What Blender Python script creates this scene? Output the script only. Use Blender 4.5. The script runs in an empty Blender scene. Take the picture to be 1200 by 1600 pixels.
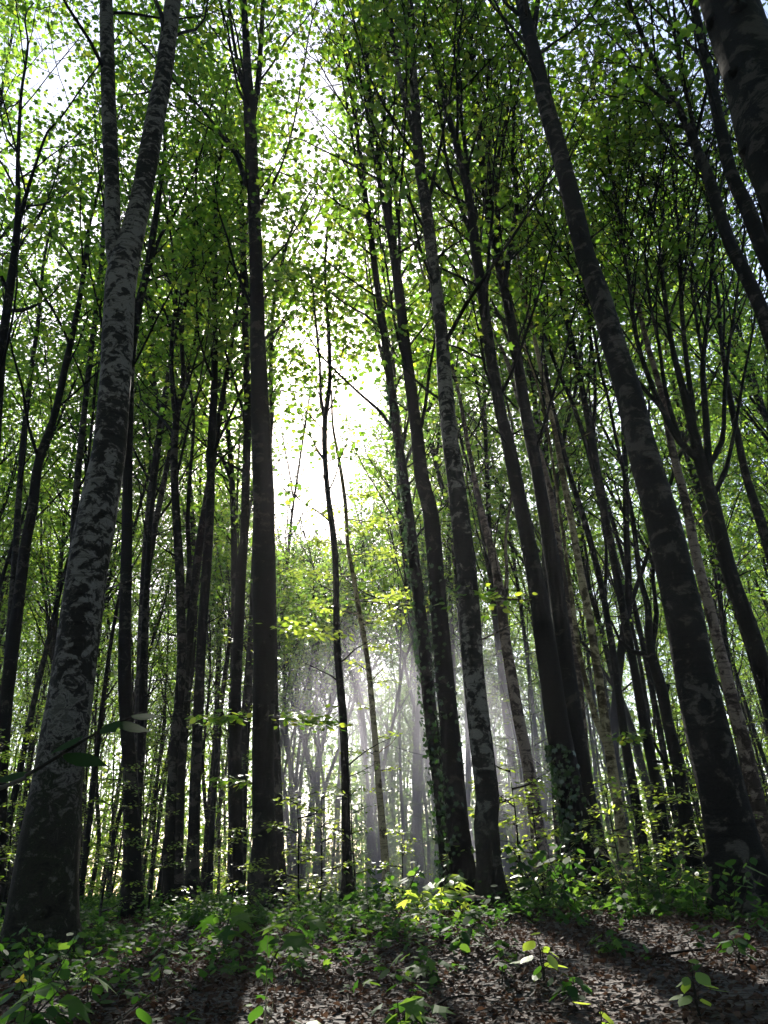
import bpy, math, random
import numpy as np
from mathutils import Vector, Matrix

R = math.radians
C = bpy.context.scene.collection
SC = bpy.context.scene

# ------------------------------------------------------------------ camera, sky, sun, exposure
FPX, PITCH, ROLL, CAMZ = 1160.0, R(26.4), R(2.0), 1.0
cam_d = bpy.data.cameras.new('camera')
cam_d.sensor_fit = 'VERTICAL'; cam_d.sensor_height = 24.0; cam_d.lens = 24.0 * FPX / 1600.0
cam_d.clip_start = 0.05; cam_d.clip_end = 3000
cam = bpy.data.objects.new('camera', cam_d); C.objects.link(cam)
cam.location = (0, 0, CAMZ)
cam.rotation_euler = (Matrix.Rotation(R(90) + PITCH, 4, 'X') @ Matrix.Rotation(-ROLL, 4, 'Z')).to_euler()
SC.camera = cam
CM = np.array((Matrix.Rotation(R(90) + PITCH, 3, 'X') @ Matrix.Rotation(-ROLL, 3, 'Z')))

def ray(px, py):
    v = CM @ np.array([(px - 600.0) / FPX, (800.0 - py) / FPX, -1.0])
    return v / np.linalg.norm(v)

def at(px, py, Y):
    v = ray(px, py); t = Y / v[1]
    return np.array([v[0] * t, Y, CAMZ + v[2] * t])

def depth_of(p):
    return -float((CM.T @ (np.asarray(p) - np.array([0, 0, CAMZ])))[2])

SUN = ray(452, 600)
SUN_EL = math.asin(SUN[2]); SUN_AZ = math.atan2(SUN[0], SUN[1])
W = bpy.data.worlds.new('World'); SC.world = W; W.use_nodes = True
nt = W.node_tree; bg = nt.nodes['Background']
sky = nt.nodes.new('ShaderNodeTexSky'); sky.sky_type = 'NISHITA'; sky.sun_disc = False
sky.sun_elevation = SUN_EL; sky.sun_rotation = SUN_AZ; sky.air_density = 1.0; sky.dust_density = 1.5
nt.links.new(sky.outputs[0], bg.inputs[0]); bg.inputs[1].default_value = 0.095
sl = bpy.data.lights.new('sun', 'SUN'); sl.energy = 5.0; sl.angle = R(0.5); sl.color = (1.0, 0.95, 0.86)
so = bpy.data.objects.new('sun', sl); C.objects.link(so)
so.rotation_euler = Vector(SUN).to_track_quat('Z', 'Y').to_euler()
VS = SC.view_settings
VS.view_transform = 'Standard'; VS.look = 'None'; VS.exposure = 1.9; VS.gamma = 1.0
SC.render.engine = 'CYCLES'
cy = SC.cycles
cy.use_denoising = True
cy.max_bounces = 6; cy.diffuse_bounces = 3; cy.glossy_bounces = 2; cy.transmission_bounces = 4
cy.transparent_max_bounces = 12; cy.volume_bounces = 0
cy.caustics_reflective = False; cy.caustics_refractive = False
cy.sample_clamp_indirect = 6.0
SC.render.film_transparent = False

THIN = 0.21
HAZE_DENSITY = 0.00045
MIST_DENSITY = 0.115

# ------------------------------------------------------------------ helpers
def mat(name):
    m = bpy.data.materials.new(name); m.use_nodes = True
    t = m.node_tree; t.nodes.clear()
    return m, t, t.nodes.new('ShaderNodeOutputMaterial')

def N(t, typ, **kw):
    n = t.nodes.new(typ)
    for k, v in kw.items(): setattr(n, k, v)
    return n

def ramp(t, fac, stops):
    r = N(t, 'ShaderNodeValToRGB')
    e = r.color_ramp.elements
    while len(e) < len(stops): e.new(0.5)
    for i, (p, c) in enumerate(stops):
        e[i].position = p; e[i].color = (c[0], c[1], c[2], 1)
    t.links.new(fac, r.inputs[0])
    return r.outputs[0]

def leaf_mat(name, stops, trans, tf=0.5, rough=0.45, spec=0.4):
    m, t, out = mat(name)
    a = N(t, 'ShaderNodeAttribute', attribute_name='rnd')
    col = ramp(t, a.outputs['Fac'], stops)
    p = N(t, 'ShaderNodeBsdfPrincipled')
    p.inputs['Roughness'].default_value = rough
    p.inputs['Specular IOR Level'].default_value = spec
    t.links.new(col, p.inputs['Base Color'])
    tr = N(t, 'ShaderNodeBsdfTranslucent')
    tc = ramp(t, a.outputs['Fac'], trans)
    t.links.new(tc, tr.inputs['Color'])
    mx = N(t, 'ShaderNodeMixShader'); mx.inputs[0].default_value = tf
    t.links.new(p.outputs[0], mx.inputs[1]); t.links.new(tr.outputs[0], mx.inputs[2])
    t.links.new(mx.outputs[0], out.inputs[0])
    return m

def bark_mat(name, dark, mid, pale, thr, scale=5.0, bands=1.0, moss=0.0):
    m, t, out = mat(name)
    tc = N(t, 'ShaderNodeTexCoord')
    oi = N(t, 'ShaderNodeObjectInfo')
    off = N(t, 'ShaderNodeVectorMath', operation='MULTIPLY_ADD')
    cmb = N(t, 'ShaderNodeCombineXYZ')
    t.links.new(oi.outputs['Random'], cmb.inputs[0]); t.links.new(oi.outputs['Random'], cmb.inputs[2])
    t.links.new(cmb.outputs[0], off.inputs[0]); off.inputs[1].default_value = (37, 0, 53)
    t.links.new(tc.outputs['Object'], off.inputs[2])
    mp = N(t, 'ShaderNodeMapping'); mp.inputs['Scale'].default_value = (1, 1, 1.15)
    t.links.new(off.outputs[0], mp.inputs[0])
    n1 = N(t, 'ShaderNodeTexNoise'); n1.inputs['Scale'].default_value = scale
    n1.inputs['Detail'].default_value = 9; n1.inputs['Roughness'].default_value = 0.68; n1.inputs['Distortion'].default_value = 0.6
    t.links.new(mp.outputs[0], n1.inputs['Vector'])
    n2 = N(t, 'ShaderNodeTexNoise'); n2.inputs['Scale'].default_value = scale * 7
    n2.inputs['Detail'].default_value = 6; n2.inputs['Roughness'].default_value = 0.7
    mp2 = N(t, 'ShaderNodeMapping'); mp2.inputs['Scale'].default_value = (1, 1, 2.6)
    t.links.new(off.outputs[0], mp2.inputs[0]); t.links.new(mp2.outputs[0], n2.inputs['Vector'])
    nl = N(t, 'ShaderNodeTexNoise'); nl.inputs['Scale'].default_value = 0.55; nl.inputs['Detail'].default_value = 3
    t.links.new(off.outputs[0], nl.inputs['Vector'])
    # patchiness shifts slowly up the trunk
    ma = N(t, 'ShaderNodeMath', operation='MULTIPLY_ADD'); ma.inputs[1].default_value = 0.5
    t.links.new(nl.outputs[0], ma.inputs[0]); t.links.new(n1.outputs[0], ma.inputs[2])
    mb = N(t, 'ShaderNodeMath', operation='SUBTRACT'); mb.inputs[1].default_value = 0.25
    t.links.new(ma.outputs[0], mb.inputs[0])
    c1 = ramp(t, mb.outputs[0], [(thr - 0.05, dark), (thr, mid), (thr + 0.03, pale), (min(0.99, thr + 0.25), pale)])
    c2 = ramp(t, n2.outputs[0], [(0.3, (0.45, 0.45, 0.45)), (0.62, (1.15, 1.12, 1.08))])
    mu = N(t, 'ShaderNodeMix', data_type='RGBA', blend_type='MULTIPLY'); mu.inputs[0].default_value = 0.8
    t.links.new(c1, mu.inputs[6]); t.links.new(c2, mu.inputs[7])
    # horizontal lenticel bands
    w = N(t, 'ShaderNodeTexNoise'); w.inputs['Scale'].default_value = 1.0; w.inputs['Detail'].default_value = 4
    mp3 = N(t, 'ShaderNodeMapping'); mp3.inputs['Scale'].default_value = (3.0, 3.0, 34)
    t.links.new(off.outputs[0], mp3.inputs[0]); t.links.new(mp3.outputs[0], w.inputs['Vector'])
    c3 = ramp(t, w.outputs[0], [(0.36, (0.25, 0.22, 0.2)), (0.43, (1, 1, 1))])
    mu2 = N(t, 'ShaderNodeMix', data_type='RGBA', blend_type='MULTIPLY'); mu2.inputs[0].default_value = 0.6 * bands
    t.links.new(mu.outputs[2], mu2.inputs[6]); t.links.new(c3, mu2.inputs[7])
    if moss > 0:    # dark moss and algae on the foot of the trunk, with a ragged upper edge
        sx = N(t, 'ShaderNodeSeparateXYZ'); t.links.new(tc.outputs['Object'], sx.inputs[0])
        mz = N(t, 'ShaderNodeMath', operation='MULTIPLY_ADD'); mz.inputs[1].default_value = -1.0 / moss; mz.inputs[2].default_value = 1.0
        t.links.new(sx.outputs[2], mz.inputs[0])
        mn = N(t, 'ShaderNodeMath', operation='MULTIPLY_ADD'); mn.inputs[1].default_value = 3.2
        t.links.new(n1.outputs[0], mn.inputs[0]); t.links.new(mz.outputs[0], mn.inputs[2])
        mf = N(t, 'ShaderNodeMapRange'); mf.inputs[1].default_value = 1.45; mf.inputs[2].default_value = 1.8
        t.links.new(mn.outputs[0], mf.inputs[0])
        mm = N(t, 'ShaderNodeMix', data_type='RGBA'); t.links.new(mf.outputs[0], mm.inputs[0])
        t.links.new(mu2.outputs[2], mm.inputs[6]); mc0 = ramp(t, n1.outputs[0], [(.36, (.007, .006, .004)), (.5, (.020, .017, .012)), (.56, (.012, .014, .006)), (.63, (.075, .068, .056))])
        mcx = N(t, 'ShaderNodeMix', data_type='RGBA', blend_type='MULTIPLY'); mcx.inputs[0].default_value = .9
        t.links.new(mc0, mcx.inputs[6]); t.links.new(c2, mcx.inputs[7]); mc = mcx.outputs[2]; t.links.new(mc, mm.inputs[7])
        mu2 = mm
    p = N(t, 'ShaderNodeBsdfPrincipled'); p.inputs['Roughness'].default_value = 0.85
    p.inputs['Specular IOR Level'].default_value = 0.07
    t.links.new(mu2.outputs[2], p.inputs['Base Color'])
    b = N(t, 'ShaderNodeBump'); b.inputs['Strength'].default_value = 0.7; b.inputs['Distance'].default_value = 0.02
    ad = N(t, 'ShaderNodeMath', operation='ADD')
    t.links.new(n2.outputs[0], ad.inputs[0]); t.links.new(mb.outputs[0], ad.inputs[1])
    t.links.new(ad.outputs[0], b.inputs['Height']); t.links.new(b.outputs[0], p.inputs['Normal'])
    t.links.new(p.outputs[0], out.inputs[0])
    return m

M = {}
M['leaf'] = leaf_mat('canopy_leaf', [(0, (.032, .072, .012)), (.5, (.055, .112, .015)), (1, (.085, .15, .022))],
                     [(0, (.09, .22, .014)), (.5, (.21, .39, .02)), (1, (.55, .62, .05))], tf=0.5)
M['leaf_far'] = leaf_mat('distant_leaf', [(0, (.035, .08, .018)), (1, (.08, .15, .03))],
                         [(0, (.12, .27, .03)), (.6, (.28, .44, .04)), (1, (.48, .58, .05))], tf=0.55, rough=0.6, spec=.2)
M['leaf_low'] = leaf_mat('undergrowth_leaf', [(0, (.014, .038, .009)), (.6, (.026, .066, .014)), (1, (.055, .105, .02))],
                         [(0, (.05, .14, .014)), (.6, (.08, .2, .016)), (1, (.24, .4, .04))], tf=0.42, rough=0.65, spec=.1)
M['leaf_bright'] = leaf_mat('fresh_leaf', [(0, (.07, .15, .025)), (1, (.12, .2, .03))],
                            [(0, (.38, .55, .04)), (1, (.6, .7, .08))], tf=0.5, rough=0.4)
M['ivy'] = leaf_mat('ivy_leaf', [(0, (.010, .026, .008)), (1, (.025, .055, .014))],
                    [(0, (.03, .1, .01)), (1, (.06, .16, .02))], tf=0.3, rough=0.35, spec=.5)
M['leaf_shaded'] = leaf_mat('shaded_leaf', [(0, (.012, .026, .008)), (1, (.02, .045, .012))], [(0, (.03, .08, .01)), (1, (.05, .12, .015))], tf=.35, rough=.9, spec=.03)  # shade on the near twig's leaves is put into this darker, duller colour
M['litter'] = leaf_mat('dead_leaf', [(0, (.018, .010, .007)), (.5, (.040, .022, .015)), (.85, (.082, .047, .034)), (1, (.17, .135, .115))],
                       [(0, (.04, .02, .01)), (1, (.18, .1, .06))], tf=0.15, rough=0.8, spec=.08)
M['petal'] = leaf_mat('yellow_leaf', [(0, (.6, .42, .02)), (1, (.7, .5, .03))], [(0, (.6, .45, .03)), (1, (.6, .45, .03))], tf=.4)
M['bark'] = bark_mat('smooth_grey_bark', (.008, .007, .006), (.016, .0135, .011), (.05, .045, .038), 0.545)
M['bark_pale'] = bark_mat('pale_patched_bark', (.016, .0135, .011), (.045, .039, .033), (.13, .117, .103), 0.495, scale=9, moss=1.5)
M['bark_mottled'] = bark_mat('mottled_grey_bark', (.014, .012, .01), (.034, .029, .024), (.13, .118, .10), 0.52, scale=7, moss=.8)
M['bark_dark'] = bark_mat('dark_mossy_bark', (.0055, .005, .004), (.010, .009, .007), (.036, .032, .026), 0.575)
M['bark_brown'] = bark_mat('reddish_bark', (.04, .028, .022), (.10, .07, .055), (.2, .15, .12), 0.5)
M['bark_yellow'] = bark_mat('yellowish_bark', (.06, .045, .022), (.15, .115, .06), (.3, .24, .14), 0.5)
M['twig'] = bark_mat('twig_bark', (.02, .017, .013), (.045, .038, .03), (.08, .07, .055), 0.55, scale=9)

class MB:
    """collects tubes and leaves, builds ONE mesh object"""
    def __init__(s):
        s.v = []; s.nv = 0; s.loops = []; s.tot = []; s.mi = []; s.rn = []; s.smooth = []
    def add(s, verts, faces, k, mi, rnd, smooth):
        # verts (n,3); faces (m,k) ints
        s.v.append(verts); s.loops.append((faces + s.nv).ravel()); s.tot.append(np.full(len(faces), k, np.int32))
        s.mi.append(np.full(len(faces), mi, np.int32)); s.rn.append(rnd); s.smooth.append(np.full(len(faces), smooth, bool))
        s.nv += len(verts)
    def tube(s, P, rad, sides, mi=0, cap=True, rough=0.0, rs=None, lob=None):
        P = np.asarray(P, float); rad = np.asarray(rad, float); n = len(P)
        T = np.gradient(P, axis=0); T /= (np.linalg.norm(T, axis=1)[:, None] + 1e-9)
        ref = np.array([0.03, 1.0, 0.02]) if abs(T[0][1]) < .8 else np.array([1.0, 0, 0])
        U = np.cross(T, ref); U /= (np.linalg.norm(U, axis=1)[:, None] + 1e-9); V = np.cross(T, U)
        a = np.arange(sides) * 2 * math.pi / sides
        rr = np.repeat(rad[:, None], sides, 1)
        if rough > 0:
            rs = rs or np.random.RandomState(1)
            g = rs.normal(0, 1, (n, sides))
            for _ in range(2):
                g = (g + np.roll(g, 1, 1) + np.roll(g, -1, 1)) / 2
                g[1:-1] = (g[:-2] + g[1:-1] + g[2:]) / 2.2
            rr = rr * (1 + rough * g)
        if lob is not None: rr = rr * lob(np.arange(n)[:, None] / max(1, n - 1), a[None, :])
        X = P[:, None, :] + rr[..., None] * (np.cos(a)[None, :, None] * U[:, None, :] + np.sin(a)[None, :, None] * V[:, None, :])
        i = np.arange(n - 1)[:, None] * sides; j = np.arange(sides)[None, :]; j2 = (j + 1) % sides
        F = np.stack([i + j, i + j2, i + sides + j2, i + sides + j], -1).reshape(-1, 4)
        s.add(X.reshape(-1, 3), F, 4, mi, np.zeros(n * sides), True)
        if cap and sides > 3 and rad[-1] > 0.012:
            s.add(X[-1], np.arange(sides)[None, :], sides, mi, np.zeros(sides), True)
    def leaves(s, P, D, Nn, size, shape, mi, rnd, fold=0.18):
        n = len(P)
        if n == 0: return
        shape = np.asarray(shape); k = len(shape)
        D = D - Nn * np.sum(D * Nn, 1)[:, None]; D /= (np.linalg.norm(D, axis=1)[:, None] + 1e-9)
        S = np.cross(Nn, D)
        u = shape[:, 0][None, :, None]; v = shape[:, 1][None, :, None]
        z = -fold * np.abs(shape[:, 1]) - 0.22 * shape[:, 0] ** 2
        X = P[:, None, :] + size[:, None, None] * (u * D[:, None, :] + v * S[:, None, :] + z[None, :, None] * Nn[:, None, :])
        F = np.arange(n * k).reshape(n, k)
        s.add(X.reshape(-1, 3), F, k, mi, np.repeat(rnd, k), False)
    def build(s, name, mats, parent=None, origin=None):
        me = bpy.data.meshes.new(name)
        v = np.concatenate(s.v) if s.v else np.zeros((0, 3))
        if origin is not None: v = v - np.asarray(origin)[None, :]
        L = np.concatenate(s.loops).astype(np.int32); tot = np.concatenate(s.tot)
        st = np.concatenate([[0], np.cumsum(tot)[:-1]]).astype(np.int32)
        me.vertices.add(len(v)); me.vertices.foreach_set('co', v.astype(np.float32).ravel())
        me.loops.add(len(L)); me.loops.foreach_set('vertex_index', L)
        me.polygons.add(len(tot)); me.polygons.foreach_set('loop_start', st)
        me.polygons.foreach_set('material_index', np.concatenate(s.mi))
        me.polygons.foreach_set('use_smooth', np.concatenate(s.smooth))
        a = me.attributes.new('rnd', 'FLOAT', 'POINT'); a.data.foreach_set('value', np.concatenate(s.rn).astype(np.float32))
        me.update(calc_edges=True)
        for m_ in mats: me.materials.append(m_)
        o = bpy.data.objects.new(name, me); C.objects.link(o)
        if parent is not None: o.parent = parent
        return o

def tag(o, label=None, cat=None, group=None, kind=None):
    if label: o['label'] = label
    if cat: o['category'] = cat
    if group: o['group'] = group
    if kind: o['kind'] = kind
    return o

def thing(name, loc, label, cat, group=None):
    o = bpy.data.objects.new(name, None); C.objects.link(o); o.location = loc
    o.empty_display_size = 0.2
    return tag(o, label, cat, group)

def copy_tree(root):
    r = root.copy(); C.objects.link(r)
    for ch in root.children:
        c = ch.copy(); C.objects.link(c); c.parent = r
    return r

def gz(x, y):
    r = np.hypot(x, y)
    b = np.interp(r, [0, 2.5, 4, 6, 8, 12, 20, 40, 100, 400], [0, .25, .42, .55, .61, .64, .62, .3, -2.2, -9])
    return b + 0.045 * np.sin(x * 1.1 + .6) * np.cos(y * .9) + 0.02 * np.sin(x * 2.9 + y * 2.3) + 0.09 * np.sin(x * .33 + 1.0) * np.sin(y * .29) * np.clip(r / 10, 0, 1)

# leaf outlines (u along the leaf, v across)
def polar(ls): return [(r * math.cos(R(a)), r * math.sin(R(a))) for a, r in ls]
MAPLE = [(x + .3, y) for x, y in polar([(180, .3), (112, .52), (80, .33), (52, .78), (26, .42), (0, .85), (-26, .42), (-52, .78), (-80, .33), (-112, .52)])]
TRI = [(x + .3, y) for x, y in polar([(180, .3), (115, .42), (58, .62), (28, .4), (0, .75), (-28, .4), (-58, .62), (-115, .42)])]
OVAL = [(0, 0), (.3, .24), (.62, .25), (1, 0), (.62, -.25), (.3, -.24)]
SERR = [(0, 0), (.1, .18), (.3, .3), (.5, .33), (.72, .24), (.88, .1), (1.02, 0), (.88, -.1), (.72, -.24), (.5, -.33), (.3, -.3), (.1, -.18)]
OVALB = [(0, 0), (.08, .16), (.25, .31), (.48, .38), (.7, .3), (.88, .13), (1.08, 0), (.88, -.13), (.7, -.3), (.48, -.38), (.25, -.31), (.08, -.16)]
RHOMB = [(0, 0), (.5, .33), (1, 0), (.5, -.33)]

# open tubes through the canopy along the sun's direction (holes in the foliage where sun beams come in)
BEAMS = []
for (px, py, Y, rad) in [(560, 1000, 17, .35), (600, 1120, 17, .45), (590, 1250, 16, .4), (560, 960, 16, .4), (545, 900, 16, .5), (600, 1340, 16, .35),
                         (660, 1150, 19, .4), (700, 1250, 20, .35), (745, 1330, 19, .3), (820, 1300, 17, .4), (800, 1150, 17, .3),
                         (600, 970, 15.5, .6), (515, 950, 15.5, .5), (500, 895, 15.5, .5), (600, 870, 15.5, .6), (590, 820, 15.5, .5), (550, 830, 15.5, .6), (595, 1065, 15.5, .35), (600, 1160, 15.5, .3), (600, 1280, 15.5, .3), (500, 810, 15.5, .4), (640, 950, 15.2, .5),
                         (770, 1180, 19, .35), (800, 1280, 19, .3), (850, 1220, 19, .3), (880, 1330, 18, .3), (650, 1050, 19, .4), (500, 1030, 20, .3), (460, 1100, 20, .25), (700, 1120, 19, .3),
                         (690, 1432, 8.3, .3), (1000, 1385, 8.5, .3), (1050, 1390, 8.0, .3), (850, 1400, 8, .25), (980, 1300, 12, .3), (930, 1330, 14, .3),
                         (860, 1450, 6.2, .2), (640, 1460, 6.2, .2), (1000, 1440, 6.0, .25), (90, 1570, 4.3, .16), (330, 1480, 5.6, .2), (470, 1460, 6, .2), (930, 1470, 5.6, .2), (200, 1450, 6, .2),
                         (630, 600, 17, .9), (830, 260, 16, .7), (600, 150, 15, .6), (500, 500, 13, .6), (820, 240, 12, .5)]:
    BEAMS.append((at(px, py, Y), rad))
def open_mask(P):
    keep = np.ones(len(P), bool)
    for (B, rad) in BEAMS:
        d = P - B[None, :]; t = d @ SUN
        q = d - t[:, None] * SUN[None, :]
        keep &= ~((np.linalg.norm(q, axis=1) < rad) & (t > 0.25))
    # the narrow ride: an open strip between the crowns running away from the camera
    x = P[:, 0] + np.where(P[:, 2] > 0.75 * P[:, 1], .105, .112) * P[:, 1] + 0.25 * np.sin(P[:, 2] * .8) + 0.2 * np.sin(P[:, 2] * 2.3 + P[:, 1])
    half = np.where(P[:, 2] > 0.95 * P[:, 1], 0.018, 0.06) * P[:, 1]
    keep &= ~((np.abs(x) < half) & (P[:, 1] > 5) & (P[:, 2] > 0.44 * P[:, 1] + 1 + .9 * np.sin(P[:, 0] * 1.9 + P[:, 1] * .4) + .7 * np.sin(P[:, 0] * 5.3 + 1) + .5 * np.sin(P[:, 0] * 11)))
    return keep

# ------------------------------------------------------------------ tree growth
def unit(v): return v / (np.linalg.norm(v) + 1e-9)

def resample(P, rad, step):
    P = np.asarray(P, float); rad = np.asarray(rad, float)
    if len(P) > 2:   # Catmull-Rom
        out = []; orad = []
        Q = np.vstack([2 * P[0] - P[1], P, 2 * P[-1] - P[-2]])
        for i in range(len(P) - 1):
            p0, p1, p2, p3 = Q[i:i + 4]
            m = max(1, int(np.linalg.norm(p2 - p1) / step))
            for k in range(m):
                t = k / m
                out.append(.5 * (2 * p1 + (p2 - p0) * t + (2 * p0 - 5 * p1 + 4 * p2 - p3) * t * t + (-p0 + 3 * p1 - 3 * p2 + p3) * t ** 3))
                orad.append(rad[i] * (1 - t) + rad[i + 1] * t)
        out.append(P[-1]); orad.append(rad[-1])
        return np.array(out), np.array(orad)
    m = max(2, int(np.linalg.norm(P[1] - P[0]) / step))
    t = np.linspace(0, 1, m + 1)[:, None]
    return P[0] * (1 - t) + P[1] * t, rad[0] * (1 - t[:, 0]) + rad[1] * t[:, 0]

def wander(rs, p, d, length, r0, r1, n, wob, up):
    P = [np.array(p, float)]; d = unit(np.array(d, float)); sl_ = length / n
    for i in range(n):
        d = unit(d + rs.normal(0, wob, 3) + np.array([0, 0, up]))
        P.append(P[-1] + d * sl_)
    return np.array(P), np.linspace(r0, r1, n + 1)

def extend(rs, P, rad, H):
    """carry a stem on upward to height H"""
    P = list(P); rad = list(rad); d = unit(P[-1] - P[-2]); r = rad[-1]
    L = max(0.0, H - P[-1][2])
    if L < .5: return np.array(P), np.array(rad)
    n = int(L / .8) + 1
    for i in range(n):
        d = unit(d + rs.normal(0, .07, 3) + np.array([0, 0, .05]))
        P.append(P[-1] + d * .8); rad.append(r * (1 - (i + 1) / n) + .012 * (i + 1) / n)
    return np.array(P), np.array(rad)

def crown(rs, wood, lf, stems, h0, H, n_prim=18, plen=(2.2, 4.6), ang=(22, 48), lsize=.11, dens=14, shape=TRI, mask=None, sec=(4, 7), lmi=1, wmi=0, flat=.36):
    """branches go into `wood`, leaves (and the twigs that carry them) into `lf`"""
    LP = []
    for (P, rad) in stems:
        idx = np.where(P[:, 2] > h0)[0]
        if len(idx) < 2: continue
        share = max(3, int(n_prim * (P[-1, 2] - max(h0, P[0, 2])) / max(1.0, H - h0)))
        az = rs.uniform(0, 6.28)
        for k in range(share):
            f = ((k + rs.uniform(.1, .9)) / share) ** .9
            i = idx[min(len(idx) - 1, int(f * len(idx)))]
            T = unit(P[min(i + 1, len(P) - 1)] - P[max(0, i - 1)])
            az += 2.4 + rs.uniform(-.5, .5)
            side = unit(np.cross(T, np.array([math.cos(az), math.sin(az), 0])))
            A = R(rs.uniform(*ang)); d = T * math.cos(A) + side * math.sin(A)
            L = rs.uniform(*plen) * (1 - .45 * f)
            r0 = min(rad[i] * .5, .006 * L + .009)
            Q, qr = wander(rs, P[i], d, L, r0, .007, 6, .10, .03)
            wood.tube(Q, qr, 4, wmi, cap=False)
            ns = rs.randint(*sec)
            for j in range(ns):
                g = .3 + .7 * (j + rs.uniform(.2, .8)) / ns
                q = Q[0] + (Q[-1] - Q[0]) * 0
                a = g * (len(Q) - 1); i0 = int(min(a, len(Q) - 2)); q = Q[i0] + (Q[i0 + 1] - Q[i0]) * (a - i0)
                sd = unit(np.cross(unit(Q[i0 + 1] - Q[i0]), rs.normal(0, 1, 3)))
                d2 = unit(unit(Q[i0 + 1] - Q[i0]) * .6 + sd * .8)
                S, sr = wander(rs, q, d2, rs.uniform(.7, 1.7) * (.6 + .4 * L / 4), .009, .003, 4, .14, .0)
                wood.tube(S, sr, 3, wmi, cap=False)
                LP.append(S[1:]); LP.append((S[1:] + S[:-1]) / 2)
            LP.append(Q[3:])
    if not LP: return
    A = np.concatenate(LP)
    n = int(len(A) * dens * THIN)
    A = A[rs.permutation(len(A))[:int(len(A) * .34)]]     # leaves sit in clumps, not on every twig
    C0 = A[rs.randint(0, len(A), n)]
    P = C0 + rs.normal(0, 1, (n, 3)) * np.array([.25, .25, .055])
    ph = rs.uniform(0, 6.28, 6)      # foliage gathers in masses with open pockets between them
    fld = np.sin(P[:, 0] * 1.5 + ph[0] + .8 * np.sin(P[:, 2] * .9 + ph[3])) + np.sin(P[:, 1] * 1.6 + ph[1]) + np.sin(P[:, 2] * 1.9 + ph[2] + .7 * np.sin(P[:, 0] * 1.1 + ph[4])) + .6 * np.sin(P[:, 0] * 3.7 + P[:, 2] * 3.1 + ph[5])
    keep = rs.uniform(0, 1, n) < np.clip(.5 + .62 * fld, .04, 1)
    if mask is not None: keep &= mask(P)
    P = P[keep]; n = len(P)
    Nn = np.tile(np.array([0, 0, 1.0]), (n, 1)) + rs.normal(0, flat, (n, 3)); Nn /= np.linalg.norm(Nn, axis=1)[:, None]
    D = (P - C0[keep]) + rs.normal(0, .15, (n, 3)); D[:, 2] -= .12
    size = lsize * rs.uniform(.6, 1.25, n)
    lf.leaves(P, D, Nn, size, shape, lmi, np.clip(rs.normal(.4, .27, n), 0, 1))

def flare(base_r, seed, amt=.45, lobes=5):
    ph = seed * 1.7
    def f(t, a):
        return 1 + 0 * a + 0 * t
    return f

def stem_from_pixels(path, Y, rs, lean=0.0, ground=True):
    P = []; rad = []
    for k, (px, py, w) in enumerate(path):
        p = at(px, py, Y)
        p = at(px, py, Y + lean * (p[2] - .5) + .05 * math.sin(p[2] * .8 + Y * 3))
        P.append(p); rad.append(.475 * w * depth_of(p) / FPX)
    P = np.array(P); rad = np.array(rad)
    if ground:
        g = gz(P[0][0], P[0][1])
        if P[0][2] > g - .15:
            d = unit(P[0] - P[1]); d = unit(d + np.array([0, 0, -1.0])) if P[0][2] - g > .8 else d
            L = (P[0][2] - g + .25) / max(.3, -d[2])
            P = np.vstack([P[0] + d * L, P]); rad = np.concatenate([[rad[0] * (1.12 if L < 1 else 1.25)], rad])
    return P, rad

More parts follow.
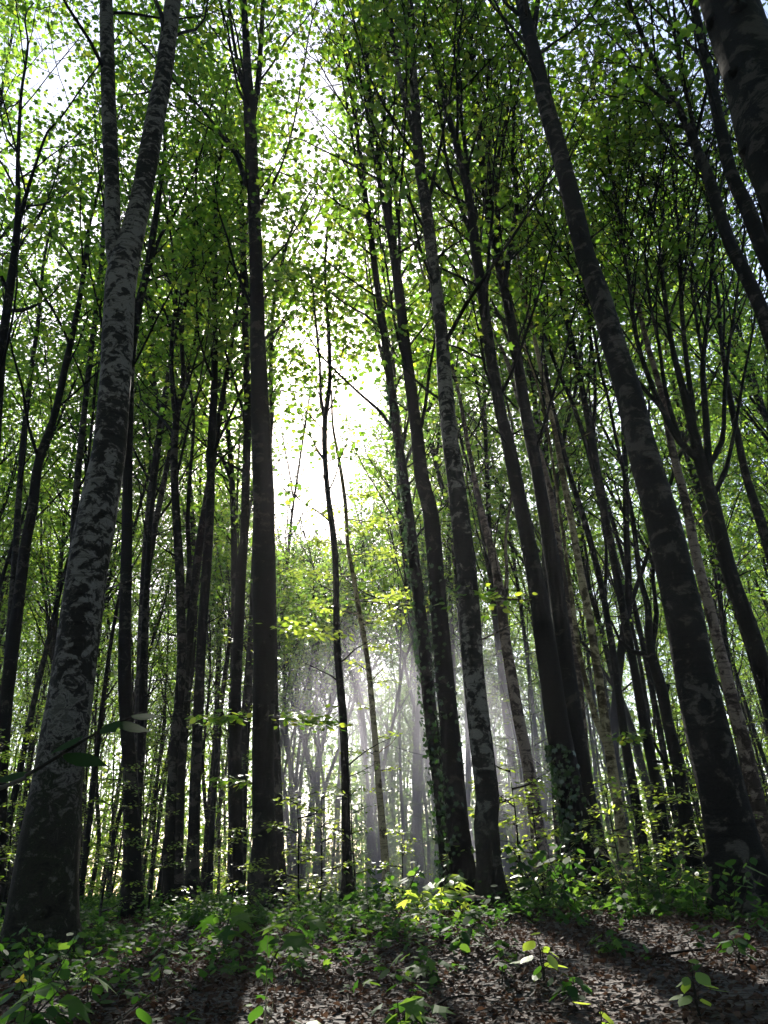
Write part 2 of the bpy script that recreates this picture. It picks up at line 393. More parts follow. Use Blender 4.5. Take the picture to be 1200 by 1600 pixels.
def hero(name, label, cat, Y, path, limbs=(), h0=8, H=24, bark='bark', n_prim=18, lean=0.0, seed=1, sprays=(), ivy=None, lsize=.103, dens=16, leaf='leaf',
         rough=.03, sides=14, plen=(2.2, 4.6), crownless=False, whole=True, ext=True, root=.35, ang=(20, 46), sec=(4, 7)):
    rs = np.random.RandomState(seed * 7 + 3)
    P, rad = stem_from_pixels(path, Y, rs, lean)
    base = np.array([P[0][0], P[0][1], float(gz(P[0][0], P[0][1]))])
    if ext: P, rad = extend(rs, P, rad, H)
    r = thing(name, tuple(base), label, cat)
    tr = MB()
    step = .16 if rad[0] > .1 else .25
    Q, qr = resample(P, rad, step)
    # root flare and a slightly fluted foot
    hgt = Q[:, 2] - base[2]
    qr = qr * (1 + root * np.exp(-np.clip(hgt, 0, 9) / .22))
    ph = seed * 1.3
    def lob(t, a):
        h = np.interp(t[:, 0] * (len(Q) - 1), np.arange(len(Q)), hgt)[:, None]
        return 1 + .34 * root / .35 * np.exp(-np.clip(h, 0, 9) / .3) * np.cos(5 * a + ph) + .05 * np.cos(2 * a + ph + h * .6)
    tr.tube(Q, qr, sides, 0, rough=rough, rs=rs, lob=lob)
    stems = [(Q, qr)]
    for lp in limbs:
        LPt = []; lr = []
        for (px, py, w) in lp:
            p = at(px, py, Y); p = at(px, py, Y + lean * (p[2] - .5) + .05 * math.sin(p[2] * .8 + Y * 3))
            LPt.append(p); lr.append(.475 * w * depth_of(p) / FPX)
        if ext and LPt[-1][2] > 5.5: LPt, lr = extend(rs, LPt, lr, H - rs.uniform(0, 3))
        a, b = resample(LPt, lr, .25)
        b[:3] *= 1.15
        tr.tube(a, b, 9 if b[0] > .08 else 6, 0, rough=rough, rs=rs)
        stems.append((a, b))
    # small knots and burrs on the bark
    for _ in range(int(10 * min(1.5, rad[0] / .15))):
        i = rs.randint(2, max(3, int(len(Q) * .6))); a = rs.uniform(0, 6.28)
        d = np.array([math.cos(a), math.sin(a), .2]); p = Q[i] + d * qr[i] * .8
        s_ = qr[i] * rs.uniform(.18, .4)
        tr.tube([p, p + d * s_ * .7, p + d * s_ * 1.1], [s_, s_ * .8, s_ * .15], 6, 0, rough=.1, rs=rs, cap=False)
    for _ in range(int(4 + rs.randint(0, 5))):      # thin dead stubs
        i = int(len(Q) * rs.uniform(.12, .6)); a = rs.uniform(0, 6.28)
        B, br_ = wander(rs, Q[i], (math.cos(a), math.sin(a), rs.uniform(.1, .9)), rs.uniform(.25, 1.1), .012 + .05 * qr[i], .003, 4, .16, 0)
        tr.tube(B, br_, 4, 0, cap=False)
    tr.build('trunk', [M[bark]], r, base)
    if not crownless:
        lf = MB()
        sparse = 1.0 if path[len(path) // 2][0] < 640 else .62     # the right half of the canopy is thinner
        crown(rs, lf, lf, stems, h0, H, n_prim=n_prim, lsize=lsize, dens=dens * sparse, mask=open_mask if whole else None, plen=plen, ang=ang, sec=sec)
        if lf.nv: lf.build('crown', [M['bark_dark'], M[leaf]], r, base)
    for (px, py, dx, dy, npx, mk) in sprays:   # low side branches with leaves in flat sprays
        sp = MB()
        k = int(np.argmin([abs(depth_px(q)[1] - py) for q in Q]))
        s0 = Q[k]; s1 = at(px, py, Y + dy); v = s1 - s0
        if np.linalg.norm(v) < .3: v = unit(v) * .5
        v2 = v + np.array([dx, 0, 0])
        spray(rs, sp, s0, v2, npx, lsize=.1)
        sp.build('side_branch', [M['twig'], M[mk]], r, base)
    if ivy:
        iv = MB(); h1, dn, sidev = ivy
        idx = np.where(hgt < h1)[0]; n = int(dn)
        i = rs.choice(idx, n); a = rs.normal(sidev, 1.0, n)
        off = np.stack([np.cos(a), np.sin(a), np.zeros(n)], 1)
        p = Q[i] + off * (qr[i] + rs.uniform(.005, .07, n))[:, None] + np.stack([np.zeros(n), np.zeros(n), rs.uniform(-.1, .1, n)], 1)
        nn = off + rs.normal(0, .5, (n, 3)); nn /= np.linalg.norm(nn, axis=1)[:, None]
        D = rs.normal(0, .5, (n, 3)); D[:, 2] -= .8
        iv.leaves(p, D, nn, rs.uniform(.035, .075, n), TRI, 0, rs.uniform(0, 1, n))
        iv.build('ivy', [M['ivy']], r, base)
    return r

def depth_px(p):
    q = CM.T @ (np.asarray(p) - np.array([0, 0, CAMZ]))
    return (600 + FPX * q[0] / -q[2], 800 - FPX * q[1] / -q[2])

def spray(rs, mb, p0, v, n, lsize=.1, wmi=0, lmi=1, shape=None):
    L = np.linalg.norm(v); Q, qr = wander(rs, p0, v, L, .012 + .004 * L, .003, 6, .06, .01)
    mb.tube(Q, qr, 4, wmi, cap=False)
    pts = [Q[3:]]
    side = unit(np.cross(unit(v), np.array([0, 0, 1.0])))
    for j in range(8):
        g = .25 + .75 * j / 8; a = g * 6; i0 = int(min(a, 5)); q = Q[i0] + (Q[i0 + 1] - Q[i0]) * (a - i0)
        d2 = unit(unit(v) * .7 + side * (1 if j % 2 else -1) * .8)
        S, sr = wander(rs, q, d2, L * rs.uniform(.2, .45), .005, .002, 4, .1, 0)
        mb.tube(S, sr, 3, wmi, cap=False); pts.append(S[1:])
    A = np.concatenate(pts); c = A[rs.randint(0, len(A), n)]
    P = c + rs.normal(0, 1, (n, 3)) * np.array([.09, .09, .025])
    Nn = np.tile([0, 0, 1.0], (n, 1)) + rs.normal(0, .28, (n, 3)); Nn /= np.linalg.norm(Nn, axis=1)[:, None]
    D = P - c + rs.normal(0, .05, (n, 3)) + unit(v)[None, :] * .06
    mb.leaves(P, D, Nn, lsize * rs.uniform(.6, 1.2, n), shape or SERR, lmi, rs.uniform(0, 1, n))

# ------------------------------------------------------------------ ground
def build_ground():
    rr = np.concatenate([np.linspace(0, 14, 71), np.geomspace(14.6, 290, 60)]); na = 180
    a = np.linspace(0, 2 * math.pi, na, endpoint=False)
    RR, AA = np.meshgrid(rr, a, indexing='ij')
    X = RR * np.sin(AA); Y = RR * np.cos(AA); Z = gz(X, Y)
    mb = MB(); V = np.stack([X, Y, Z], -1).reshape(-1, 3)
    i = np.arange(len(rr) - 1)[:, None] * na; j = np.arange(na)[None, :]; j2 = (j + 1) % na
    F = np.stack([i + j, i + na + j, i + na + j2, i + j2], -1).reshape(-1, 4)
    F = F[:, ::-1]
    mb.add(V, F, 4, 0, np.zeros(len(V)), True)
    m, t, out = mat('forest_soil')
    tc = N(t, 'ShaderNodeTexCoord')
    n1 = N(t, 'ShaderNodeTexNoise'); n1.inputs['Scale'].default_value = 3; n1.inputs['Detail'].default_value = 8
    vo = N(t, 'ShaderNodeTexVoronoi'); vo.inputs['Scale'].default_value = 22
    t.links.new(tc.outputs['Object'], n1.inputs['Vector']); t.links.new(tc.outputs['Object'], vo.inputs['Vector'])
    c = ramp(t, n1.outputs[0], [(.3, (.014, .010, .008)), (.7, (.045, .03, .022))])
    c2 = ramp(t, vo.outputs['Color'], [(0, (.4, .4, .4)), (1, (1.6, 1.5, 1.4))])
    mu = N(t, 'ShaderNodeMix', data_type='RGBA', blend_type='MULTIPLY'); mu.inputs[0].default_value = 1
    t.links.new(c, mu.inputs[6]); t.links.new(c2, mu.inputs[7])
    p = N(t, 'ShaderNodeBsdfPrincipled'); p.inputs['Roughness'].default_value = .9
    t.links.new(mu.outputs[2], p.inputs['Base Color'])
    b = N(t, 'ShaderNodeBump'); b.inputs['Strength'].default_value = 1; b.inputs['Distance'].default_value = .03
    t.links.new(vo.outputs['Distance'], b.inputs['Height']); t.links.new(b.outputs[0], p.inputs['Normal'])
    t.links.new(p.outputs[0], out.inputs[0])
    return tag(mb.build('ground', [m]), kind='structure')
build_ground()

# ------------------------------------------------------------------ the trees one can tell apart
hero('beech_tree', 'thick pale grey forked trunk with dark blotches, the big near tree on the left', 'tree', 6.3,
     [(60, 1475, 124), (63, 1440, 116), (70, 1370, 106), (79, 1300, 98), (93, 1200, 80), (108, 1100, 74), (122, 1000, 70), (136, 900, 67), (153, 800, 62), (170, 700, 54),
      (180, 600, 50), (185, 500, 47), (190, 430, 47), (206, 370, 36), (222, 300, 32), (240, 200, 30), (258, 100, 28), (270, 0, 27), (280, -80, 25)],
     limbs=[[(189, 440, 26), (176, 370, 27), (175, 300, 25), (171, 200, 24), (168, 100, 23), (165, 0, 21), (160, -100, 20)]],
     h0=10.5, H=22, bark='bark_pale', n_prim=16, seed=1, sides=28, rough=.025, root=.12, dens=10)
hero('beech_tree', 'straight tall near-black trunk just left of the picture centre, branching high up', 'tree', 10,
     [(415, 1425, 56), (413, 1380, 46), (412, 1300, 41), (411, 1200, 37), (412, 1100, 36), (413, 1000, 35), (412, 900, 34), (412, 800, 33), (408, 700, 31), (405, 600, 27), (402, 500, 25),
      (400, 400, 22), (396, 300, 21), (391, 200, 20), (387, 120, 14), (383, 40, 11), (378, -60, 9)],
     limbs=[[(391, 190, 10), (402, 140, 10), (408, 60, 8), (412, -30, 7)], [(386, 290, 8), (368, 240, 7), (345, 210, 6), (315, 170, 5), (285, 140, 4)],
            [(408, 318, 6), (425, 290, 5), (436, 268, 4), (448, 235, 3)], [(388, 150, 7), (372, 100, 6), (360, 30, 5), (352, -40, 4)]],
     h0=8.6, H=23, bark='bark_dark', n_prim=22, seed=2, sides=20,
     sprays=[(470, 978, .35, -.6, 150, 'leaf_bright'), (500, 1125, .2, -.4, 190, 'leaf'), (345, 1122, -.2, .2, 130, 'leaf'), (345, 1225, 0, .2, 60, 'leaf')])
hero('beech_tree', 'slimmer dark trunk pressed against the right side of the straight centre-left trunk', 'tree', 12.5,
     [(438, 1395, 24), (434, 1300, 20), (431, 1200, 17), (428, 1100, 15), (426, 1000, 14), (425, 900, 12), (424, 800, 10), (421, 700, 9)],
     h0=9.5, H=18, bark='bark', n_prim=9, seed=3, plen=(1.2, 2.4))
hero('beech_tree', 'dark trunk with a kink at mid height, left of the straight centre-left trunk', 'tree', 13,
     [(370, 1380, 22), (368, 1200, 20), (368, 1100, 18), (372, 1000, 18), (375, 930, 16), (377, 880, 19), (381, 850, 15), (384, 760, 14), (387, 650, 12), (384, 540, 11), (380, 400, 9), (378, 300, 7)],
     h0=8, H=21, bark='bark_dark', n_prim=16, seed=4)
hero('beech_tree', 'straight slim dark trunk, right one of the tight group of three left of centre', 'tree', 12,
     [(300, 1400, 22), (303, 1300, 19), (306, 1200, 18), (315, 1000, 17), (322, 900, 16), (328, 800, 14), (330, 700, 13), (335, 600, 11), (336, 500, 9), (336, 400, 8), (338, 300, 6)],
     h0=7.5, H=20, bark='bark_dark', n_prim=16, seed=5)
hero('beech_tree', 'dark trunk that leans right as it rises, middle one of the tight group of three', 'tree', 13,
     [(276, 1400, 22), (280, 1200, 18), (290, 1050, 16), (300, 950, 14), (312, 850, 13), (325, 770, 12), (337, 690, 11), (348, 620, 9), (360, 550, 8), (372, 470, 6), (380, 400, 5)],
     h0=7.5, H=18, bark='bark', n_prim=13, seed=6)
hero('beech_tree', 'wavy trunk parting into two thin stems, left one of the tight group of three', 'tree', 12,
     [(262, 1395, 20), (270, 1200, 16), (283, 1050, 15), (281, 900, 14), (275, 800, 13), (272, 720, 12), (275, 660, 11), (286, 590, 8), (284, 520, 7), (292, 460, 6), (302, 400, 5), (304, 340, 4)],
     limbs=[[(276, 670, 8), (269, 600, 8), (268, 540, 7), (275, 470, 6), (272, 420, 4)], [(291, 950, 9), (296, 880, 8), (293, 820, 8), (297, 740, 6), (303, 660, 5)]],
     h0=7.2, H=17, bark='bark', n_prim=14, seed=7)
hero('beech_tree', 'dark upright trunk showing right behind the big pale forked one', 'tree', 11,
     [(208, 1400, 30), (206, 1300, 26), (203, 1200, 22), (196, 1100, 21), (195, 1000, 20), (198, 850, 18), (200, 700, 16), (205, 560, 14), (216, 480, 13), (228, 430, 11), (240, 360, 10), (249, 300, 8), (257, 240, 6)],
     limbs=[[(232, 420, 8), (250, 370, 6), (272, 335, 5), (295, 290, 4), (310, 250, 3)]],
     h0=8, H=20, bark='bark_dark', n_prim=16, seed=8)
hero('beech_tree', 'dark forked stem leaning in at the upper left edge', 'tree', 9,
     [(-70, 1420, 34), (-48, 1200, 28), (-30, 1000, 23), (-15, 800, 19), (2, 560, 14), (14, 460, 13), (27, 355, 10), (28, 250, 6), (33, 150, 5)],
     limbs=[[(27, 355, 8), (41, 305, 7), (58, 250, 5), (75, 205, 4), (98, 180, 3)]],
     h0=6.8, H=18, bark='bark_dark', n_prim=16, seed=9)
hero('beech_tree', 'dark trunk at the left edge leaning right behind the big pale tree', 'tree', 12,
     [(-8, 1400, 30), (2, 1180, 25), (15, 1050, 22), (28, 950, 19), (40, 850, 17), (50, 800, 16), (61, 720, 13), (85, 650, 11), (105, 560, 10), (122, 480, 9), (133, 410, 8), (140, 350, 6)],
     h0=8, H=20, bark='bark_dark', n_prim=15, seed=10)
hero('beech_tree', 'thin dark stem with two side stems left of the big pale trunk', 'tree', 15,
     [(100, 1390, 18), (104, 1200, 16), (110, 1000, 14), (115, 850, 12), (120, 760, 11), (130, 660, 10), (141, 560, 9), (151, 480, 8), (160, 390, 7), (163, 310, 5)],
     limbs=[[(112, 900, 7), (128, 800, 6), (140, 700, 5), (150, 600, 4)]],
     h0=9, H=23, bark='bark', n_prim=15, seed=11)
hero('beech_tree', 'slender stem crossing the far left edge of the wood', 'tree', 16,
     [(-4, 1390, 16), (8, 1100, 13), (20, 930, 12), (30, 770, 10), (40, 650, 9), (50, 570, 7), (60, 500, 6), (66, 430, 5)], h0=9, H=22, bark='bark', n_prim=14, seed=12)
hero('dead_tree', 'thin dead snag without leaves, broken off in a point', 'dead tree', 12,
     [(214, 1390, 12), (218, 1200, 10), (224, 1000, 9), (230, 890, 8), (236, 800, 6), (242, 745, 5), (249, 703, 2)], bark='bark_dark', crownless=True, ext=False, seed=13,
     limbs=[[(231, 850, 3), (222, 800, 2), (221, 760, 1.2)], [(236, 800, 3), (245, 770, 2), (252, 755, 1)]], sides=8)
hero('beech_tree', 'sinuous thin dark trunk standing alone in the bright gap, forked at two thirds', 'tree', 11.5,
     [(546, 1415, 20), (544, 1370, 16), (541, 1300, 14), (539, 1200, 13), (536, 1120, 13), (527, 1010, 12), (525, 900, 11), (521, 840, 11), (512, 770, 9), (507, 700, 9), (508, 650, 9), (515, 600, 7), (514, 530, 6), (510, 470, 5), (508, 420, 4), (512, 340, 3)],
     limbs=[[(508, 655, 6), (501, 620, 5), (500, 570, 4), (493, 500, 4), (487, 430, 3)]], h0=6.4, H=13.5, bark='bark_dark', n_prim=18, seed=14, whole=False, sides=10, plen=(.8, 1.9), root=.5, ang=(25, 55))
hero('young_tree', 'thin yellowish sunlit sapling with bright leaf layers in the misty light beams', 'young tree', 15.5,
     [(607, 1420, 13), (600, 1320, 12), (592, 1230, 11), (584, 1130, 10), (574, 1030, 9), (562, 960, 8), (552, 900, 7), (543, 850, 6), (540, 790, 6), (530, 720, 5), (520, 665, 4), (518, 610, 3)],
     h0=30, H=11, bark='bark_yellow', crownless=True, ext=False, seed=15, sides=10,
     sprays=[(px, py, dx, dy, n, 'leaf_bright') for (px, py, dx, dy, n) in
             [(600, 970, .2, -.6, 110), (510, 950, -.2, .4, 100), (610, 930, .3, .5, 130), (500, 900, -.4, -.5, 110), (600, 870, .3, -.3, 130), (505, 855, -.3, .4, 110), (590, 820, .2, .5, 110), (500, 800, -.1, -.4, 90),
              (575, 770, .1, .3, 80), (595, 1010, .1, .3, 45), (548, 1040, 0, .3, 35), (610, 1065, .1, -.3, 35), (560, 1100, 0, .2, 32), (612, 1145, 0, .3, 35), (565, 1170, 0, -.2, 30), (620, 1200, 0, .2, 25), (640, 945, .5, -.5, 110), (590, 1240, 0, .3, 24), (560, 830, .1, -.6, 90)]])
hero('beech_tree', 'dark left stem of the ivy-clad pair of trunks right of centre', 'tree', 10.3,
     [(703, 1395, 30), (697, 1320, 27), (688, 1230, 25), (672, 1110, 23), (662, 1000, 21), (650, 900, 19), (640, 810, 16), (630, 740, 15), (616, 650, 13), (605, 560, 12), (590, 450, 11), (578, 360, 10), (570, 300, 9), (560, 220, 8), (548, 130, 7), (540, 70, 6)],
     limbs=[[(572, 310, 5), (556, 250, 4), (545, 180, 4), (530, 100, 3)]],
     h0=6.3, H=22, bark='bark_dark', n_prim=26, seed=16, ivy=(8.0, 900, math.pi))
hero('beech_tree', 'thicker right trunk of the ivy-clad pair, with lichen spots near its foot', 'tree', 9.5,
     [(726, 1405, 48), (720, 1330, 40), (712, 1250, 37), (702, 1130, 32), (690, 1000, 29), (682, 900, 27), (672, 800, 25), (660, 750, 23), (649, 660, 20), (636, 560, 18), (625, 470, 17), (616, 400, 16), (605, 330, 15), (592, 265, 13), (582, 210, 11), (577, 150, 9), (570, 60, 7)],
     limbs=[[(612, 385, 6), (622, 340, 6), (617, 300, 5), (622, 250, 4)], [(590, 258, 7), (600, 190, 6), (598, 110, 5), (604, 20, 4)]],
     h0=6.3, H=22, bark='bark_dark', n_prim=28, seed=17, ivy=(4.5, 500, math.pi), sides=18)
hero('beech_tree', 'pale-patched trunk with a bulging kink low down, right of the ivy pair', 'tree', 8.6,
     [(780, 1450, 62), (770, 1410, 50), (764, 1350, 40), (759, 1290, 40), (762, 1250, 40), (755, 1190, 37), (745, 1100, 36), (736, 1000, 34), (730, 900, 32), (722, 830, 31), (713, 760, 29), (704, 690, 27), (695, 600, 25), (688, 500, 22), (675, 400, 20), (665, 320, 19),
      (655, 250, 18), (650, 180, 15), (645, 100, 12), (641, 0, 9)],
     limbs=[[(653, 225, 9), (636, 170, 9), (622, 110, 8), (612, 40, 6), (608, -40, 5)]],
     h0=6.6, H=21, bark='bark_mottled', n_prim=26, seed=18, sides=20, rough=.04)
hero('beech_tree', 'front trunk of the leaning pair with ivy at its foot, right of the mist', 'tree', 8.8,
     [(922, 1430, 68), (914, 1380, 54), (905, 1310, 44), (890, 1230, 39), (874, 1150, 37), (862, 1070, 35), (848, 980, 32), (836, 900, 29), (824, 840, 26), (812, 780, 24), (796, 700, 22), (781, 640, 20), (766, 550, 19), (752, 450, 18), (743, 390, 17), (735, 320, 14), (722, 260, 12),
      (706, 200, 10), (692, 150, 8), (680, 100, 7), (663, 40, 6)],
     limbs=[[(733, 310, 8), (728, 240, 7), (720, 170, 6), (717, 80, 5)], [(742, 380, 6), (722, 330, 6), (700, 260, 5), (690, 190, 4)]],
     h0=6.2, H=20, bark='bark_dark', n_prim=28, seed=19, ivy=(1.6, 700, math.pi), sides=20, sprays=[(762, 935, -.3, -.3, 80, 'leaf')])
hero('beech_tree', 'rear trunk of the leaning pair, forking into several steep stems high up', 'tree', 9.8,
     [(944, 1410, 44), (928, 1320, 38), (915, 1250, 34), (900, 1150, 31), (886, 1050, 29), (873, 950, 27), (862, 870, 26), (850, 800, 23), (838, 730, 21), (822, 650, 19), (808, 560, 17), (796, 490, 15), (783, 430, 14), (773, 380, 12), (760, 320, 11), (752, 250, 10), (741, 150, 9), (735, 60, 7)],
     limbs=[[(788, 440, 10), (800, 370, 9), (808, 310, 7), (801, 250, 6), (803, 180, 5)], [(776, 390, 8), (778, 330, 7), (776, 260, 6), (790, 190, 5)], [(793, 470, 6), (778, 400, 5), (768, 330, 5), (762, 250, 4)]],
     h0=6.2, H=20, bark='bark_dark', n_prim=26, seed=20)
hero('beech_tree', 'slim tree with a low fork, its left edge lit, right of the leaning pair', 'tree', 11,
     [(986, 1425, 20), (977, 1340, 18), (966, 1260, 18), (955, 1190, 18), (944, 1120, 16), (934, 1050, 15), (920, 960, 13), (906, 890, 12), (894, 820, 11), (881, 750, 10), (868, 680, 8), (850, 600, 7), (835, 530, 6)],
     limbs=[[(950, 1170, 10), (930, 1120, 9), (914, 1060, 8), (903, 1010, 8), (893, 930, 7), (882, 850, 6), (872, 780, 5)]],
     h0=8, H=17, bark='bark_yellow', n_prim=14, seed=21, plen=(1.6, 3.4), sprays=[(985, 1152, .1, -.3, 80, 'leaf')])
hero('beech_tree', 'reddish-brown trunk standing in the mist right of the kinked pale trunk', 'tree', 15,
     [(848, 1380, 30), (838, 1290, 23), (825, 1200, 20), (812, 1130, 19), (800, 1060, 18), (790, 1000, 16), (783, 940, 16), (773, 880, 14), (760, 830, 12), (748, 780, 10), (738, 730, 8), (725, 660, 7)],
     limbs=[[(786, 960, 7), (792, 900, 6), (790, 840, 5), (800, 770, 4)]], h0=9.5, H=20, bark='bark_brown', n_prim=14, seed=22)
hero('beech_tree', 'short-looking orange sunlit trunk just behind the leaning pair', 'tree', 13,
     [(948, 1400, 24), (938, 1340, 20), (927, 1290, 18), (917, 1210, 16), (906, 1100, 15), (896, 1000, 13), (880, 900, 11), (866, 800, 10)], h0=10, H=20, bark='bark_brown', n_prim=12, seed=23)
hero('beech_tree', 'massive dark trunk leaning left, the big near tree on the right', 'tree', 7,
     [(1182, 1470, 130), (1172, 1420, 106), (1152, 1350, 84), (1130, 1250, 72), (1106, 1150, 66), (1085, 1050, 60), (1066, 950, 57), (1044, 850, 54), (1022, 770, 50), (1000, 690, 47), (984, 620, 44), (960, 540, 39), (936, 460, 36), (915, 400, 33), (895, 320, 29), (875, 240, 27),
      (852, 160, 25), (836, 90, 22), (819, 20, 19), (806, -50, 17)],
     limbs=[[(832, 70, 8), (838, 20, 8), (846, -40, 7)], [(820, 30, 6), (795, 10, 5), (770, -20, 4)]],
     h0=10.5, H=21, bark='bark', n_prim=16, seed=24, sides=26, rough=.025, root=.25, dens=10)
hero('beech_tree', 'dark trunk with a crooked top and a dead stub, left of the big right trunk', 'tree', 12,
     [(1102, 1450, 28), (1092, 1390, 24), (1080, 1320, 22), (1066, 1240, 21), (1054, 1170, 20), (1042, 1120, 20), (1034, 1080, 20), (1022, 1040, 18), (1014, 1000, 14), (1012, 950, 11), (1000, 900, 9), (990, 820, 8), (975, 740, 6)],
     limbs=[[(1020, 1035, 12), (1005, 1022, 9), (985, 1018, 7), (968, 1000, 5), (955, 970, 4)], [(1018, 1010, 10), (1026, 960, 8), (1020, 900, 7), (1025, 830, 5)],
            [(1034, 1084, 8), (1042, 1078, 8), (1044, 1070, 6)], [(1066, 1230, 8), (1048, 1215, 6), (1035, 1185, 5), (1022, 1160, 4)], [(1060, 1200, 6), (1040, 1190, 5), (1020, 1190, 4)]],
     h0=8, H=17, bark='bark_dark', n_prim=14, seed=25, rough=.06)
hero('beech_tree', 'grey-brown trunk half hidden behind the big right trunk', 'tree', 10.5,
     [(1215, 1410, 34), (1200, 1330, 29), (1181, 1250, 27), (1164, 1170, 25), (1145, 1100, 22), (1126, 1020, 19), (1106, 940, 18), (1086, 860, 16), (1070, 780, 14), (1050, 700, 12), (1035, 620, 10), (1012, 540, 8)],
     h0=9, H=19, bark='bark_brown', n_prim=15, seed=26)
hero('beech_tree', 'many-stemmed tree at the right edge whose limbs fan out steeply like a broom', 'tree', 9.5,
     [(1310, 1420, 48), (1270, 1300, 38), (1230, 1170, 32), (1200, 1080, 28), (1184, 1020, 27), (1162, 955, 25), (1142, 900, 23), (1127, 840, 21), (1112, 780, 20), (1094, 720, 18), (1080, 660, 14), (1065, 600, 11), (1050, 540, 8), (1038, 460, 7), (1030, 380, 5)],
     limbs=[[(1108, 770, 12), (1106, 700, 12), (1102, 640, 11), (1098, 570, 9), (1106, 500, 7), (1112, 420, 5), (1118, 350, 4)],
            [(1092, 720, 12), (1062, 690, 11), (1035, 640, 10), (1012, 585, 9), (995, 530, 8), (985, 460, 6), (975, 390, 5), (965, 320, 4)],
            [(1085, 680, 9), (1080, 620, 9), (1070, 540, 8), (1064, 460, 7), (1062, 380, 5), (1055, 310, 4)],
            [(1100, 740, 8), (1128, 690, 8), (1132, 620, 7), (1138, 550, 6), (1150, 470, 4), (1158, 400, 3)],
            [(1062, 690, 7), (1040, 610, 7), (1030, 540, 6), (1015, 470, 5), (1008, 400, 4)],
            [(1035, 640, 6), (1000, 600, 6), (975, 570, 5), (950, 530, 4), (930, 490, 4)],
            [(1112, 780, 8), (1135, 730, 7), (1150, 660, 6), (1160, 600, 5), (1172, 540, 4)],
            [(1098, 560, 5), (1088, 500, 5), (1080, 440, 4), (1085, 370, 3)]],
     h0=8.2, H=16.5, bark='bark_dark', n_prim=34, seed=27, ang=(10, 28), dens=7, plen=(2.0, 3.6))
hero('beech_tree', 'slim tree at the right edge behind the broom-like one', 'tree', 11.5,
     [(1330, 1420, 26), (1280, 1180, 22), (1235, 980, 19), (1210, 890, 17), (1190, 820, 15), (1166, 745, 13), (1150, 670, 11), (1135, 590, 9), (1126, 520, 7)], h0=9, H=19, bark='bark', n_prim=14, seed=28)
hero('beech_tree', 'thin dark tree with two stems standing left of and behind the big right trunk', 'tree', 12.5,
     [(1052, 1400, 20), (1038, 1300, 18), (1020, 1200, 16), (1004, 1120, 15), (990, 1040, 14), (975, 960, 13), (960, 880, 13), (945, 800, 12), (925, 690, 11), (912, 620, 10), (895, 540, 9), (880, 470, 7), (868, 400, 6)],
     limbs=[[(960, 880, 9), (940, 790, 9), (915, 690, 8), (890, 620, 7), (868, 570, 6), (850, 520, 5), (835, 470, 4)], [(925, 700, 7), (930, 620, 6), (925, 540, 5), (905, 440, 4)]],
     h0=9, H=19, bark='bark_dark', n_prim=18, seed=29, ang=(12, 35))
hero('beech_tree', 'slender dark tree leaning left between the low-forked tree and the crooked one', 'tree', 13.5,
     [(1018, 1400, 18), (1004, 1310, 16), (988, 1220, 15), (976, 1150, 14), (966, 1080, 13), (955, 1000, 12), (938, 910, 11), (915, 820, 10), (890, 740, 8), (870, 660, 7)],
     limbs=[[(955, 1000, 6), (945, 940, 6), (948, 870, 5), (940, 800, 4)]], h0=9, H=19, bark='bark', n_prim=15, seed=30)
hero('beech_tree', 'near trunk with one sunlit edge leaning in from the upper right edge', 'tree', 8,
     [(1560, 1440, 60), (1430, 1130, 44), (1330, 860, 34), (1255, 640, 27), (1210, 540, 24), (1188, 480, 22), (1160, 420, 20), (1140, 380, 19), (1124, 330, 18), (1106, 275, 16), (1085, 222, 14), (1058, 165, 11), (1030, 115, 9), (1003, 55, 8), (982, 0, 7), (968, -50, 6)],
     limbs=[[(1088, 230, 9), (1080, 180, 8), (1068, 130, 7), (1055, 60, 6), (1040, 0, 5)], [(1060, 170, 6), (1030, 150, 5), (1000, 120, 4), (975, 80, 3)]],
     h0=9.5, H=18, bark='bark', n_prim=18, seed=31, ang=(15, 40))
hero('beech_tree', 'dark smooth trunk beside the massive one in the upper right corner', 'tree', 7,
     [(1540, 1460, 62), (1420, 1080, 44), (1320, 780, 36), (1240, 520, 28), (1210, 430, 25), (1190, 385, 24), (1165, 320, 22), (1142, 270, 20), (1126, 200, 19), (1110, 125, 17), (1096, 60, 15), (1082, 0, 13), (1072, -50, 11)],
     limbs=[[(1212, 430, 9), (1198, 360, 9), (1184, 300, 8), (1162, 220, 8), (1140, 150, 7), (1125, 90, 6), (1116, 20, 5)]],
     h0=9.5, H=18, bark='bark_dark', n_prim=16, seed=32, ang=(15, 40))
hero('beech_tree', 'massive near-black trunk cutting across the upper right corner', 'tree', 4.2,
     [(1700, 1500, 190), (1500, 950, 135), (1340, 530, 112), (1262, 345, 102), (1215, 230, 98), (1182, 130, 92), (1150, 40, 86), (1126, -30, 80), (1100, -110, 74)],
     h0=10, H=17, bark='bark_dark', n_prim=12, seed=33, sides=24, dens=8)

